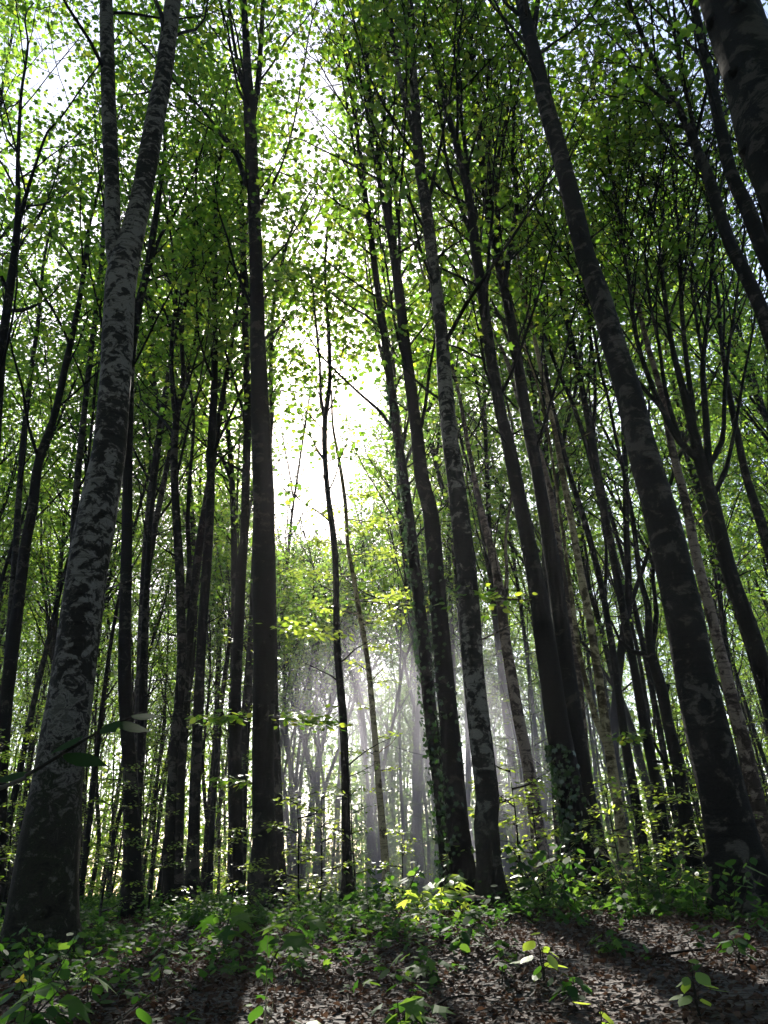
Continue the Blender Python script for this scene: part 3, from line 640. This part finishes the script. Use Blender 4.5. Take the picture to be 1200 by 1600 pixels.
# ------------------------------------------------------------------ the stand behind: trees of a few growth forms, copied
CROWNS = []
def open_crown(o, k):
    """gives one tree a crown of its own, with the holes the sun comes through"""
    src = CROWNS[k]; mb = MB(); nv = sum(len(v) for v in src.v[:-1]); K = int(src.tot[-1][0])
    bpy.context.view_layer.update()
    m = np.array(o.matrix_world); L = src.v[-1]; c = L.reshape(-1, K, 3).mean(1); w = c @ m[:3, :3].T + m[:3, 3]
    keep = open_mask(w); n = int(keep.sum())
    mb.v = src.v[:-1] + [L.reshape(-1, K, 3)[keep].reshape(-1, 3)]; mb.loops = src.loops[:-1] + [np.arange(n * K) + nv]
    mb.tot = src.tot[:-1] + [src.tot[-1][keep]]; mb.mi = src.mi[:-1] + [src.mi[-1][keep]]; mb.smooth = src.smooth[:-1] + [src.smooth[-1][keep]]
    mb.rn = src.rn[:-1] + [src.rn[-1].reshape(-1, K)[keep].ravel()]
    for ch in list(o.children):
        if ch.name.startswith('crown'):
            if ch.data.users > 1 or True:
                nn = mb.build('crown', [M['bark_dark'], M['leaf_far']], o); bpy.data.objects.remove(ch)

def template(seed, H, r0, kind, lsize, dens, h0f, n_prim, bark, shape=TRI, sec=(4, 7)):
    rs = np.random.RandomState(seed)
    r = bpy.data.objects.new('slender_tree', None); C.objects.link(r)
    n = 12; P = [np.array([0, 0, -.3])]; d = np.array([0, 0, 1.0])
    for i in range(n):
        d = unit(d + rs.normal(0, .035 if kind != 'crooked' else .09, 3) * np.array([1, 1, 0]) + np.array([0, 0, .06])); P.append(P[-1] + d * (H + .3) / n)
    P = np.array(P); rad = np.linspace(r0, .015, n + 1) ** .8 * r0 ** .2
    Q, qr = resample(P, rad, .5)
    qr = qr * (1 + .4 * np.exp(-np.clip(Q[:, 2], 0, 50) / .3))
    tr = MB(); tr.tube(Q, qr, 9, 0, rough=.04, rs=rs)
    stems = [(Q, qr)]
    for f in {'forked': (.34, .55), 'slim': (.6,), 'straight': (.5, .62), 'crooked': (.3, .5, .6)}[kind]:
        i = int(f * len(Q)); a = rs.uniform(0, 6.28)
        dd = np.array([math.cos(a) * .32, math.sin(a) * .32, 1])
        A, ar = wander(rs, Q[i], dd, (H - Q[i][2]) * .9, qr[i] * .7, .015, 9, .06, .05)
        A, ar = resample(A, ar, .6); tr.tube(A, ar, 6, 0, rough=.04, rs=rs); stems.append((A, ar))
    for _ in range(9):
        i = int(len(Q) * rs.uniform(.08, .5)); a = rs.uniform(0, 6.28)
        B, br_ = wander(rs, Q[i], (math.cos(a), math.sin(a), rs.uniform(.1, .9)), rs.uniform(.4, 1.6), .014, .003, 4, .16, 0)
        tr.tube(B, br_, 4, 0, cap=False)
    tr.build('trunk', [M[bark]], r)
    lf = MB(); crown(rs, lf, lf, stems, H * h0f, H, n_prim=n_prim, lsize=lsize, dens=dens, shape=shape, sec=sec)
    lf.build('crown', [M['bark_dark'], M['leaf_far']], r)
    r['_k'] = len(CROWNS); CROWNS.append(lf)
    return r

TT = [template(101, 24, .125, 'straight', .13, 15, .34, 28, 'bark'), template(102, 22, .11, 'forked', .13, 14, .3, 26, 'bark'),
      template(103, 25, .10, 'slim', .13, 15, .42, 26, 'bark_dark'), template(104, 20, .11, 'crooked', .13, 14, .28, 26, 'bark_dark'),
      template(105, 23, .15, 'forked', .13, 15, .36, 26, 'bark'), template(106, 12.5, .075, 'slim', .14, 11, .3, 24, 'bark'), template(107, 14, .08, 'crooked', .14, 11, .35, 22, 'bark_dark')]
TDESC = ['straight grey-barked', 'forked grey-barked', 'slim dark high-crowned', 'crooked dark-barked', 'stout forked', 'short slim', 'short crooked']
SECT = [(-60, 'left of the big pale trunk'), (60, 'behind the big pale trunk'), (185, 'right of the big pale trunk'), (215, 'right of the dead snag'),
        (262, 'behind the group of three'), (340, 'beside the kinked slim trunk'), (395, 'behind the straight dark trunk'),
        (450, 'left of the sinuous thin trunk'), (535, 'left of the sunlit sapling'), (605, 'left of the ivy pair'),
        (690, 'behind the ivy-clad pair'), (760, 'right of the kinked trunk'), (850, 'behind the leaning pair'), (930, 'right of the leaning pair'),
        (1000, 'beside the crooked tree'), (1090, 'behind the big right trunk'), (1170, 'at the right edge')]
LIKE = []
def tell_apart():
    """things of one kind in one spot get their order from the left into the label"""
    words_ = ['first', 'second', 'third', 'fourth', 'fifth', 'sixth', 'seventh', 'eighth', 'ninth', 'tenth', 'eleventh', 'twelfth']
    d = {}
    for (o, px) in LIKE: d.setdefault(o['label'], []).append((px, o))
    for l, v in d.items():
        if len(v) < 2 or 'viewer' in l: continue
        v.sort(key=lambda t: t[0])
        for i, (px, o) in enumerate(v):
            if i < 12: o['label'] = f'{l}, {words_[i]} from left'
def where(x, y, z=None):
    px = depth_px((x, y, float(gz(x, y)) + (1.5 if z is None else z)))[0] if y > .5 else -999
    s = SECT[0][1]
    for (a, t) in SECT:
        if px >= a: s = t
    return s, px

rng = np.random.RandomState(11)
used = set(); spots = []
heroes = [(o.location.x, o.location.y) for o in SC.objects if o.type == 'EMPTY' and o.get('category')]
def try_spot(x, y, mind):
    for (a, b) in heroes:
        if (a - x) ** 2 + (b - y) ** 2 < 1.3 ** 2: return False
    for (a, b, _) in spots:
        if (a - x) ** 2 + (b - y) ** 2 < mind ** 2: return False
    return True
def in_ride(x, y): return abs(x + .095 * y) < 1.5 + .02 * y
def near_beams(x, y): return y > 12 and abs(x + .13 * (y - 16) - .8) < 6.5
tries = 0
while len(spots) < 240 and tries < 20000:
    tries += 1
    u = rng.uniform(0, 1); y = 16 + 62 * u ** .8
    x = rng.uniform(-.68, .68) * y * 1.05
    md = 1.2 + y * .028
    if not try_spot(x, y, md): continue
    if in_ride(x, y) and y < 50:
        if y < 19: continue
        k = 5 if rng.uniform() < .5 else 6
        Hs = .48 * y / 13.0
    else:
        k = int(rng.choice([0, 1, 2, 3, 4], p=[.27, .2, .3, .15, .08])); Hs = 1.0
    spots.append((x, y, (k, Hs)))
for i in range(70):    # unseen wood beside and behind the viewer, added to keep skylight off the trunks
    a = R(rng.uniform(75, 285)); d = rng.uniform(5, 26)
    x, y = d * math.sin(a), d * math.cos(a)
    if try_spot(x, y, 2.2) and math.hypot(x, y) > 4: spots.append((x, y, (int(rng.randint(0, 5)), 1.0)))
opened = []
for (x, y, (k, Hs)) in spots:
    src = TT[k]
    o = src if k not in used else copy_tree(src); used.add(k)
    s = rng.uniform(.85, 1.15) * (min(1.8, max(.55, Hs)) if Hs != 1.0 else 1)
    o.location = (x, y, float(gz(x, y))); o.rotation_euler = (R(rng.normal(0, 1.3)), R(rng.normal(-1.5, 1.8)), rng.uniform(0, 6.28))
    o.scale = (s * rng.uniform(.85, 1.2),) * 2 + (s,)
    if near_beams(x, y): opened.append((o, k))
    w, px = where(x, y)
    dist = 'up front' if y < 22 else 'midway back' if y < 40 else 'far back'
    if y < 3: w = 'beside or behind the viewer'; dist = 'unseen'
    tag(o, f'{TDESC[k]} tree {dist} {w}', 'tree', 'trees of the stand behind'); LIKE.append((o, px))
for (o, k) in opened: open_crown(o, k)
for t_ in SC.objects:
    if '_k' in t_: del t_['_k']
for k, t_ in enumerate(TT):
    if k not in used:
        for ch in list(t_.children): bpy.data.objects.remove(ch)
        bpy.data.objects.remove(t_)

# ------------------------------------------------------------------ understorey saplings with leaves in flat layers
def sapling(seed, H, leafk):
    rs = np.random.RandomState(seed)
    r = bpy.data.objects.new('sapling', None); C.objects.link(r)
    P, rad = wander(rs, (0, 0, -.1), (0, 0, 1), H, .012 + .006 * H, .004, 8, .06, .05)
    Q, qr = resample(P, rad, .3); st = MB(); st.tube(Q, qr, 6, 0); st.build('stem', [M['bark']], r)
    lf = MB(); az = rs.uniform(0, 6)
    nb = int(5 + H * 2.2)
    for k in range(nb):
        f = .22 + .78 * k / nb; p = Q[min(len(Q) - 1, int(f * len(Q)))]; az += 2.4
        L = (1.25 - .8 * f) * rs.uniform(.5, 1.1) * (.5 + H * .14)
        spray(rs, lf, p, np.array([math.cos(az), math.sin(az), .25]) * L, int(26 + 34 * L), lsize=.085, shape=OVAL)
    lf.build('crown', [M['twig'], M[leafk]], r)
    return r
SP = [sapling(201, 3.2, 'leaf'), sapling(202, 5.5, 'leaf'), sapling(203, 7.5, 'leaf'), sapling(204, 1.6, 'leaf_bright'), sapling(205, 4.5, 'leaf_bright')]
SD = ['small leafy', 'mid-height layered', 'tall layered', 'knee-high fresh green', 'fresh green layered']
sused = set(); sspots = []
rng = np.random.RandomState(23)
fixed = [(820, 1385, 9.6, 3, 1.0), (790, 1390, 9.8, 3, .9), (850, 1395, 9.3, 3, .8), (880, 1390, 10, 3, .75), (160, 1390, 9.5, 0, .55), (235, 1395, 10, 0, .5), (365, 1395, 9.2, 3, .6), (470, 1400, 9.5, 3, .8), (500, 1400, 10.5, 3, .9),
         (980, 1420, 8.7, 3, .8), (1010, 1425, 8.4, 3, .7), (1070, 1420, 8.5, 3, .75), (1130, 1440, 8.8, 3, .9), (940, 1430, 7.8, 3, .5), (10, 1400, 9.5, 4, .5), (-20, 1400, 8, 0, .6), (630, 1400, 10, 3, .6), (1150, 1400, 10.5, 4, .5)]
for (px, py, Y, k, s) in fixed:
    p = at(px, py, Y); sspots.append((p[0], Y, k, s))
while len(sspots) < 150:
    y = 12 + 50 * rng.uniform() ** .8; x = rng.uniform(-.6, .6) * y
    k = int(rng.choice([0, 1, 2, 4])); s = rng.uniform(.8, 1.3)
    if not try_spot(x, y, .7): continue
    if abs(x + .03 * y) < 2.6 and y < 30: k = 0; s = .8
    sspots.append((x, y, k, s))
for (x, y, k, s) in sspots:
    o = SP[k] if k not in sused else copy_tree(SP[k]); sused.add(k)
    o.location = (x, y, float(gz(x, y))); o.rotation_euler = (0, 0, rng.uniform(0, 6.28)); o.scale = (s, s, s)
    w, px = where(x, y)
    d = 'up front' if y < 12 else 'midway back' if y < 28 else 'far back'
    tag(o, f'{SD[k]} sapling {d} {w}', 'sapling', 'saplings under the trees'); LIKE.append((o, px))

# ------------------------------------------------------------------ far-off wood as one mass
def far_wood():
    rs = np.random.RandomState(5); mb = MB(); n = 95000
    a = rs.uniform(-.72, .72, n); r = rs.uniform(72, 100, n)
    z = -2 + rs.beta(1.0, 1.4, n) * 25
    x = r * np.sin(a); y = r * np.cos(a)
    dens = np.sin(x * .31 + z * .2) + np.sin(x * .13 - z * .37 + 2) + np.sin(x * .9 + z * .8) * .5 + rs.normal(0, .5, n)
    k = (dens > -1.0) & ~((np.abs(a + .1) < .05) & (z > 15))
    P = np.stack([x, y, z], 1)[k]; n = len(P)
    Nn = rs.normal(0, 1, (n, 3)) + np.array([0, -.3, .8]); Nn /= np.linalg.norm(Nn, axis=1)[:, None]
    mb.leaves(P, rs.normal(0, 1, (n, 3)), Nn, rs.uniform(.25, .5, n), TRI, 1, rs.uniform(0, 1, n))
    n = 34000; a = rs.uniform(-.72, .72, n); q = rs.uniform(62, 78, n); x = q * np.sin(a); y = q * np.cos(a)
    P = np.stack([x, y, gz(x, y) + rs.gamma(1.5, 2.0, n)], 1); Nn = rs.normal(0, 1, (n, 3)) + np.array([0, -.3, .8]); Nn /= np.linalg.norm(Nn, axis=1)[:, None]
    mb.leaves(P, rs.normal(0, 1, (n, 3)), Nn, rs.uniform(.15, .36, n), TRI, 1, rs.uniform(0, 1, n))
    for i in range(230):
        a = rs.uniform(-.72, .72); r = rs.uniform(76, 104); x = r * math.sin(a); y = r * math.cos(a)
        z0 = float(gz(x, y)); P, rd = wander(rs, (x, y, z0 - .3), (0, 0, 1), rs.uniform(18, 24), rs.uniform(.12, .25), .04, 7, .03, .05)
        mb.tube(P, rd, 5, 0)
    tag(mb.build('distant_wood', [M['bark'], M['leaf_far']]), 'far-off mass of leafy wood closing the view between the trunks', 'wood', kind='stuff')
far_wood()

# ------------------------------------------------------------------ forest floor
def leaf_litter():
    rs = np.random.RandomState(9); mb = MB(); n = 75000
    r = 1.6 + 12 * rs.uniform(0, 1, n) ** .9; a = rs.uniform(-.66, .66, n)
    x = r * np.sin(a); y = r * np.cos(a); z = gz(x, y) + rs.exponential(.012, n) + .004
    Nn = np.tile([0, 0, 1.0], (n, 1)) + rs.normal(0, .38, (n, 3)); Nn /= np.linalg.norm(Nn, axis=1)[:, None]
    mb.leaves(np.stack([x, y, z], 1), rs.normal(0, 1, (n, 3)), Nn, rs.uniform(.022, .058, n), OVAL, 0, np.clip(rs.beta(1.5, 2.6, n), 0, 1), fold=-.5)
    for _ in range(420):
        q = 2.2 + 8 * rs.uniform(); a = rs.uniform(-.6, .6); x0, y0 = q * math.sin(a), q * math.cos(a); b = rs.uniform(0, 6.28)
        P, rd = wander(rs, (x0, y0, 0), (math.cos(b), math.sin(b), 0), rs.uniform(.08, .5), rs.uniform(.0015, .005), .001, 5, .2, 0)
        P[:, 2] = gz(P[:, 0], P[:, 1]) + .012 + rs.uniform(0, .02); mb.tube(P, rd, 4, 1)
    tag(mb.build('leaf_litter', [M['litter'], M['twig']]), 'brown dead leaves covering the forest floor', 'leaf litter', kind='stuff')
leaf_litter()

def ugrow_density(x, y):
    r = np.hypot(x, y)
    base = np.interp(r, [3, 4.6, 5.6, 7, 9, 14, 22], [.05, .14, .4, .8, 1, 1, .7])
    litter = np.clip((x / y + .02) * 6, 0, 1) * np.clip((6.9 - r) / 1.0, 0, 1)
    cl = .5 + .5 * np.sin(x * 1.7 + 1.1) * np.sin(y * 1.3 + x * .6) + .3 * np.sin(x * 4.1 + y * 3.3)
    return np.clip(base * (1 - .9 * litter) * (-.05 + 1.15 * cl), 0, 1)

def undergrowth():
    rs = np.random.RandomState(31); mb = MB(); n = 30000
    r = 3 + 20 * rs.uniform(0, 1, n) ** .8; a = rs.uniform(-.62, .62, n)
    x = r * np.sin(a); y = r * np.cos(a)
    k = rs.uniform(0, 1, n) < ugrow_density(x, y); x = x[k]; y = y[k]; n = len(x)
    # each point is a little plant: 4-7 leaves round a stem
    h = rs.gamma(3, .045, n) * np.interp(np.hypot(x, y), [3, 6, 12], [.5, .75, 1.0]) + .02
    m = 4
    X = np.repeat(x, m); Y = np.repeat(y, m); Hh = np.repeat(h, m) * rs.uniform(.45, 1.05, n * m)
    a2 = rs.uniform(0, 6.28, n * m); D = np.stack([np.cos(a2), np.sin(a2), rs.normal(-.1, .2, n * m)], 1)
    P = np.stack([X, Y, gz(X, Y) + Hh], 1) + D * .03
    Nn = np.tile([0, 0, 1.0], (n * m, 1)) + rs.normal(0, .34, (n * m, 3)); Nn /= np.linalg.norm(Nn, axis=1)[:, None]
    half = rs.uniform(0, 1, n * m) < .5
    sz = rs.uniform(.035, .075, n * m); rn = rs.uniform(0, 1, n * m)
    mb.leaves(P[half], D[half], Nn[half], sz[half], SERR, 0, rn[half]); mb.leaves(P[~half], D[~half], Nn[~half], sz[~half], MAPLE, 0, rn[~half])
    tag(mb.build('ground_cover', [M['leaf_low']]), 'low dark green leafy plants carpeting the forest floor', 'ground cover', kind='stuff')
undergrowth()

def seedling(seed, H, nst, shape, lsize, nl, mk='leaf_low'):
    rs = np.random.RandomState(seed)
    r = bpy.data.objects.new('seedling', None); C.objects.link(r)
    st = MB(); lf = MB()
    for s in range(nst):
        a = rs.uniform(0, 6.28); h = H * rs.uniform(.6, 1.05)
        P, rd = wander(rs, (rs.normal(0, .02), rs.normal(0, .02), -.02), (math.cos(a) * .45, math.sin(a) * .45, 1), h, .004 + .004 * H, .0018, 6, .1, .05)
        st.tube(P, rd, 5, 0)
        for k in range(nl):
            f = .35 + .65 * (k + .5) / nl; i = f * 6; i0 = int(min(i, 5)); p = P[i0] + (P[i0 + 1] - P[i0]) * (i - i0)
            b = a + k * 2.4 + rs.uniform(-.4, .4); d = np.array([math.cos(b), math.sin(b), .35]); pl = lsize * rs.uniform(.3, .8)
            e = p + d * pl; st.tube([p, (p + e) / 2 + np.array([0, 0, .005]), e], [.0016, .0014, .001], 3, 0, cap=False)
            nn = unit(np.array([d[0] * .35, d[1] * .35, 1]) + rs.normal(0, .25, 3))
            lf.leaves(e[None, :], np.array([[d[0], d[1], -.15]]), nn[None, :], np.array([lsize * rs.uniform(.7, 1.2)]), shape, 0, rs.uniform(0, 1, 1), fold=.22)
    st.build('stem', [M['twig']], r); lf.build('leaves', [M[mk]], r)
    return r
SE = [seedling(301, .35, 1, MAPLE, .13, 6), seedling(302, .28, 3, SERR, .085, 6), seedling(303, .5, 2, SERR, .11, 8), seedling(304, .22, 4, MAPLE, .09, 4),
      seedling(305, .3, 2, MAPLE, .12, 5, 'leaf_bright'), seedling(306, .6, 5, SERR, .1, 8), seedling(307, .2, 2, SERR, .07, 5, 'leaf_bright')]
SED = ['maple-leaved', 'bushy toothed-leaved', 'tall toothed-leaved', 'small clumped maple-leaved', 'lime-green maple-leaved', 'dense shrubby', 'tiny bright green']
seu = set(); rng = np.random.RandomState(77); sp = []
fix = [(690, 1440, 7.6, 4, 1.5), (705, 1420, 7.9, 4, 1.3), (670, 1450, 7.4, 4, 1.1), (310, 1510, 3.3, 0, .9), (345, 1535, 2.9, 2, .7), (530, 1560, 2.9, 0, .75), (555, 1585, 2.6, 2, .8), (500, 1520, 3.3, 1, 1.2), (240, 1560, 3.1, 1, 1.3), (475, 1560, 3.0, 6, 1.5),
       (680, 1560, 2.9, 3, .8), (760, 1590, 2.7, 0, .6), (900, 1520, 4.2, 1, .9), (1080, 1540, 3.9, 6, 1.2), (1150, 1500, 4.8, 1, 1.0), (780, 1500, 4.7, 2, .6), (960, 1490, 5.2, 3, .8), (1130, 1585, 3.1, 1, .7), (850, 1500, 4.6, 6, 1.4), (720, 1480, 5.4, 1, 1.1), (930, 1560, 3.4, 6, 1.3), (985, 1590, 2.8, 3, .9), (60, 1500, 4.0, 5, .7), (20, 1450, 3.5, 0, 1.2), (90, 1540, 3.6, 1, 1.0), (140, 1500, 4.2, 2, .7), (30, 1560, 3.2, 2, .8),
       (880, 1470, 6.8, 1, 1.4), (1000, 1440, 7.0, 5, .9), (1040, 1430, 7.1, 5, 1.0), (900, 1440, 7.2, 5, 1.1), (850, 1430, 7.7, 5, 1.2), (1090, 1450, 6.5, 2, 1.1), (1150, 1450, 6.2, 5, .9), (620, 1430, 7.8, 5, 1.0), (580, 1440, 7.5, 5, .9), (660, 1500, 4.9, 3, 1.0),
       (1040, 1590, 2.9, 3, .8), (620, 1530, 3.8, 3, 1.0), (410, 1470, 5.4, 0, 1.4), (350, 1450, 6.2, 0, 1.5)]
for (px, py, Y, k, s) in fix:
    p = at(px, py, Y); sp.append((p[0], Y, k, s))
t_ = 0
while len(sp) < 170 and t_ < 9000:
    t_ += 1
    r = rng.uniform(3.0, 10.5); a = rng.uniform(-.56, .56); x = r * math.sin(a); y = r * math.cos(a)
    if rng.uniform() > float(ugrow_density(np.array(x), np.array(y))) * .9 + .02: continue
    if min((x - q[0]) ** 2 + (y - q[1]) ** 2 for q in sp) < .2 ** 2: continue
    sp.append((x, y, int(rng.choice([0, 1, 2, 3, 5, 6], p=[.24, .24, .2, .18, .06, .08])), rng.uniform(.5, .95)))
for (x, y, k, s) in sp:
    s *= .7 if sp.index((x, y, k, s)) >= len(fix) else .95
    o = SE[k] if k not in seu else copy_tree(SE[k]); seu.add(k)
    o.location = (x, y, float(gz(x, y))); o.rotation_euler = (0, 0, rng.uniform(0, 6.28)); o.scale = (s, s, s)
    px, py = depth_px((x, y, float(gz(x, y)) + .15)); sec = ''
    sec = where(x, y, .2)[0]; d = 'in front' if y < 4.2 else 'on the bank' if y < 7 else 'by the trees'
    tag(o, f'{SED[k]} seedling {d} {sec}'.replace(' of a seedling', ' seedling'), 'seedling', 'seedlings on the forest floor'); LIKE.append((o, px))

tell_apart()

# a sapling just outside the picture on the left reaches one dark leafy branch into it
def near_branch():
    rs = np.random.RandomState(3); Y = 1.5
    b0 = np.array([-1.35, 1.35, float(gz(-1.35, 1.35))])
    r = thing('sapling', tuple(b0), 'dark leafy twig reaching in from the left edge across the big pale trunk', 'sapling')
    P, rd = wander(rs, b0 - np.array([0, 0, .05]), (.02, .03, 1), 2.2, .014, .005, 8, .04, .05)
    st = MB(); st.tube(P, rd, 7, 0); st.build('stem', [M['twig']], r, b0)
    pts = [at(-20, 1240, Y - .03), at(40, 1212, Y), at(110, 1170, Y), at(160, 1140, Y + .02), at(225, 1112, Y + .05)]
    i = int(np.argmin([abs(q[2] - pts[0][2] + .15) for q in P]))
    br = MB(); A, ar = resample([P[i]] + pts, [.006, .0045, .004, .0032, .0024, .0014], .03); br.tube(A, ar, 6, 0)
    lf = [((130, 1150), (-.6, -.5), .062), ((165, 1132), (.3, -.6), .055), ((175, 1128), (.9, .15), .075), ((98, 1178), (.9, -.35), .085), ((45, 1210), (-.9, .35), .07), ((20, 1222), (-.9, -.1), .06), ((205, 1118), (.9, .1), .055), ((70, 1195), (-.5, .5), .05)]
    for (q, (dx, dz), sz) in lf:
        p = at(q[0], q[1], Y + .01); d = np.array([dx, rs.uniform(-.3, .3), dz]); nn = unit(np.array([rs.normal(0, .3), -.5, .9]))
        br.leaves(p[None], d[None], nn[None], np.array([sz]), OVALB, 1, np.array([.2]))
    br.build('branch', [M['twig'], M['leaf_shaded']], r, b0)
    lf2 = MB()
    for k in range(14):
        p = P[2 + k % 7]; a = k * 2.4; d = np.array([math.cos(a), math.sin(a), .2])
        if d[0] > .3: continue
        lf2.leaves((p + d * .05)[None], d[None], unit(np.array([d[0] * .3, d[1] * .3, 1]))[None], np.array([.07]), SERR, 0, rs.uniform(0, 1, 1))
    if lf2.nv: lf2.build('leaves', [M['leaf_shaded']], r, b0)
near_branch()

# fallen sticks, a curled piece of bark, one yellow leaf
def stick(pxs, Y0, Y1, w, label, lift=.03, mk='bark_yellow'):
    rs = np.random.RandomState(int(pxs[0][0])); P = []
    n = len(pxs)
    for k, (px, py) in enumerate(pxs): P.append(at(px, py, Y0 + (Y1 - Y0) * k / (n - 1)))
    P = np.array(P); base = P[0].copy(); base[2] = float(gz(P[0][0], P[0][1])); P[0][2] = base[2] + .01
    mb = MB(); A, ar = resample(P, np.linspace(w, w * .45, n), .08); mb.tube(A, ar, 6, 0, rough=.08, rs=rs)
    for k in range(2):
        i = int(len(A) * (.4 + .3 * k)); Q, qr = wander(rs, A[i], unit(A[-1] - A[0]) + rs.normal(0, .6, 3), .3, ar[i] * .6, .001, 4, .15, 0); mb.tube(Q, qr, 4, 0)
    o = mb.build('fallen_branch', [M[mk]], None, base); o.location = tuple(base)
    tag(o, label, 'fallen branch')
stick([(978, 1372), (962, 1352), (945, 1336), (925, 1318)], 7.2, 7.6, .011, 'pale sunlit fallen branch slanting up left of the big right trunk')
stick([(1090, 1398), (1110, 1372), (1128, 1350), (1150, 1335)], 7.0, 7.2, .009, 'thin bare fallen branch leaning up beside the big right trunk')
stick([(410, 1600), (415, 1575), (420, 1560)], 3.4, 3.5, .005, 'short pale stick poking up at the bottom left of centre')
stick([(640, 1572), (700, 1560), (770, 1556)], 3.9, 4.2, .007, 'dark fallen stick lying in the dead leaves', mk='twig')
stick([(150, 1590), (230, 1560), (300, 1535)], 3.7, 4.3, .006, 'crooked stick lying among the seedlings at the lower left', mk='twig')
stick([(1000, 1500), (1080, 1485), (1170, 1480)], 5.0, 5.3, .009, 'long dead stick lying on the leaves at the lower right', mk='bark')
def bark_piece():
    c = at(742, 1434, 7.7); c[2] = float(gz(c[0], c[1])) + .13
    mb = MB(); u = np.linspace(0, 1, 9); v = np.linspace(-1, 1, 7)
    Uq, Vq = np.meshgrid(u, v, indexing='ij')
    w = .06 * np.sin(np.pi * np.clip(Uq * .9 + .08, 0, 1)) ** .6
    for off in (0, -.006):
        X = -.13 + .27 * Uq; Yq = Vq * w; Z = .05 * np.sin(Uq * 2.6) - .5 * np.abs(Vq) ** 2 * w + off - .05 * Uq
        mb.add(np.stack([X, Yq, Z], -1).reshape(-1, 3), np.array([[i * 7 + j, i * 7 + j + 1, (i + 1) * 7 + j + 1, (i + 1) * 7 + j] for i in range(8) for j in range(6)]), 4, 0, np.zeros(63), True)
    mb.tube([[-.12, 0, .0], [-.14, 0, -.06], [-.15, .01, -.16]], [.006, .007, .008], 6, 0)
    o = mb.build('bark_piece', [M['bark_brown']]); o.location = tuple(c)
    tag(o, 'curled reddish-brown piece of bark propped at the foot of the kinked pale trunk', 'bark piece')
bark_piece()
def yellow_leaf():
    c = at(33, 1531, 3.5); mb = MB()
    mb.tube([[0, 0, float(gz(c[0], c[1])) - c[2]], [0.005, 0, -.02], [0, 0, 0]], [.002, .0015, .001], 4, 1)
    mb.leaves(np.array([[0, 0, 0.0]] * 3), np.array([[-1, -.3, .1], [1, -.2, .2], [0, .3, 1]]), np.array([[0, -.8, .6], [.1, -.7, .7], [0, -.9, .4]]), np.array([.027, .024, .024]), SERR, 0, np.array([.2, .6, .9]))
    o = mb.build('yellow_plant', [M['petal'], M['twig']]); o.location = tuple(c)
    tag(o, 'small bright yellow-leaved plant among the seedlings at the lower left', 'plant')
yellow_leaf()

# ------------------------------------------------------------------ mist in the clearing and the air of the wood
def volume_mat(name, dens, col, aniso, soft=None):
    m, t, out = mat(name)
    v = N(t, 'ShaderNodeVolumePrincipled'); v.inputs['Color'].default_value = (*col, 1); v.inputs['Density'].default_value = dens
    v.inputs['Anisotropy'].default_value = aniso
    t.links.new(v.outputs[0], out.inputs['Volume'])
    if soft:
        tc = N(t, 'ShaderNodeTexCoord'); mp = N(t, 'ShaderNodeMapping'); mp.inputs['Scale'].default_value = soft
        t.links.new(tc.outputs['Object'], mp.inputs[0])
        ln = N(t, 'ShaderNodeVectorMath', operation='LENGTH'); t.links.new(mp.outputs[0], ln.inputs[0])
        mr = N(t, 'ShaderNodeMapRange', interpolation_type='SMOOTHSTEP'); mr.inputs[1].default_value = 1.0; mr.inputs[2].default_value = 0.15
        mr.inputs[3].default_value = 0; mr.inputs[4].default_value = dens
        t.links.new(ln.outputs['Value'], mr.inputs[0]); t.links.new(mr.outputs[0], v.inputs['Density'])
    return m
def mist():
    mb = MB(); c = np.array([1.1, 19.8, 3.1]); n, s = 20, 28
    th = np.linspace(.02, math.pi - .02, n); ph = np.linspace(0, 2 * math.pi, s, endpoint=False)
    T, Pp = np.meshgrid(th, ph, indexing='ij')
    k = 1 + 0 * T
    V = np.stack([np.sin(T) * np.cos(Pp) * 6.05 * k, np.sin(T) * np.sin(Pp) * 6.1 * k, np.cos(T) * 4.85 * k], -1).reshape(-1, 3)
    F = np.array([[i * s + j, (i + 1) * s + j, (i + 1) * s + (j + 1) % s, i * s + (j + 1) % s] for i in range(n - 1) for j in range(s)])
    mb.add(V, F, 4, 0, np.zeros(len(V)), True)
    mb.add(V[:s], np.arange(s)[None, ::1], s, 0, np.zeros(s), True); mb.add(V[-s:], np.arange(s)[None, ::-1], s, 0, np.zeros(s), True)
    o = mb.build('mist', [volume_mat('mist_volume', MIST_DENSITY, (.92, .89, 1.0), .5, soft=(1 / 6.0, 1 / 6.0, 1 / 4.8))]); o.location = tuple(c)
    tag(o, 'patch of pale mist lit by sun beams in the clearing', 'mist', kind='stuff')
mist()
def haze():
    me = bpy.data.meshes.new('haze'); x = 300; z0, z1 = -12, 34
    vs = [(a, b, c) for c in (z0, z1) for a, b in ((-x, -x), (x, -x), (x, x), (-x, x))]
    me.from_pydata(vs, [], [(3, 2, 1, 0), (4, 5, 6, 7), (0, 1, 5, 4), (1, 2, 6, 5), (2, 3, 7, 6), (3, 0, 4, 7)])
    me.materials.append(volume_mat('haze_volume', HAZE_DENSITY, (.95, .96, 1.0), .5))
    o = bpy.data.objects.new('haze', me); C.objects.link(o)
    tag(o, 'thin pale haze filling the wood', 'haze', kind='stuff')
haze()
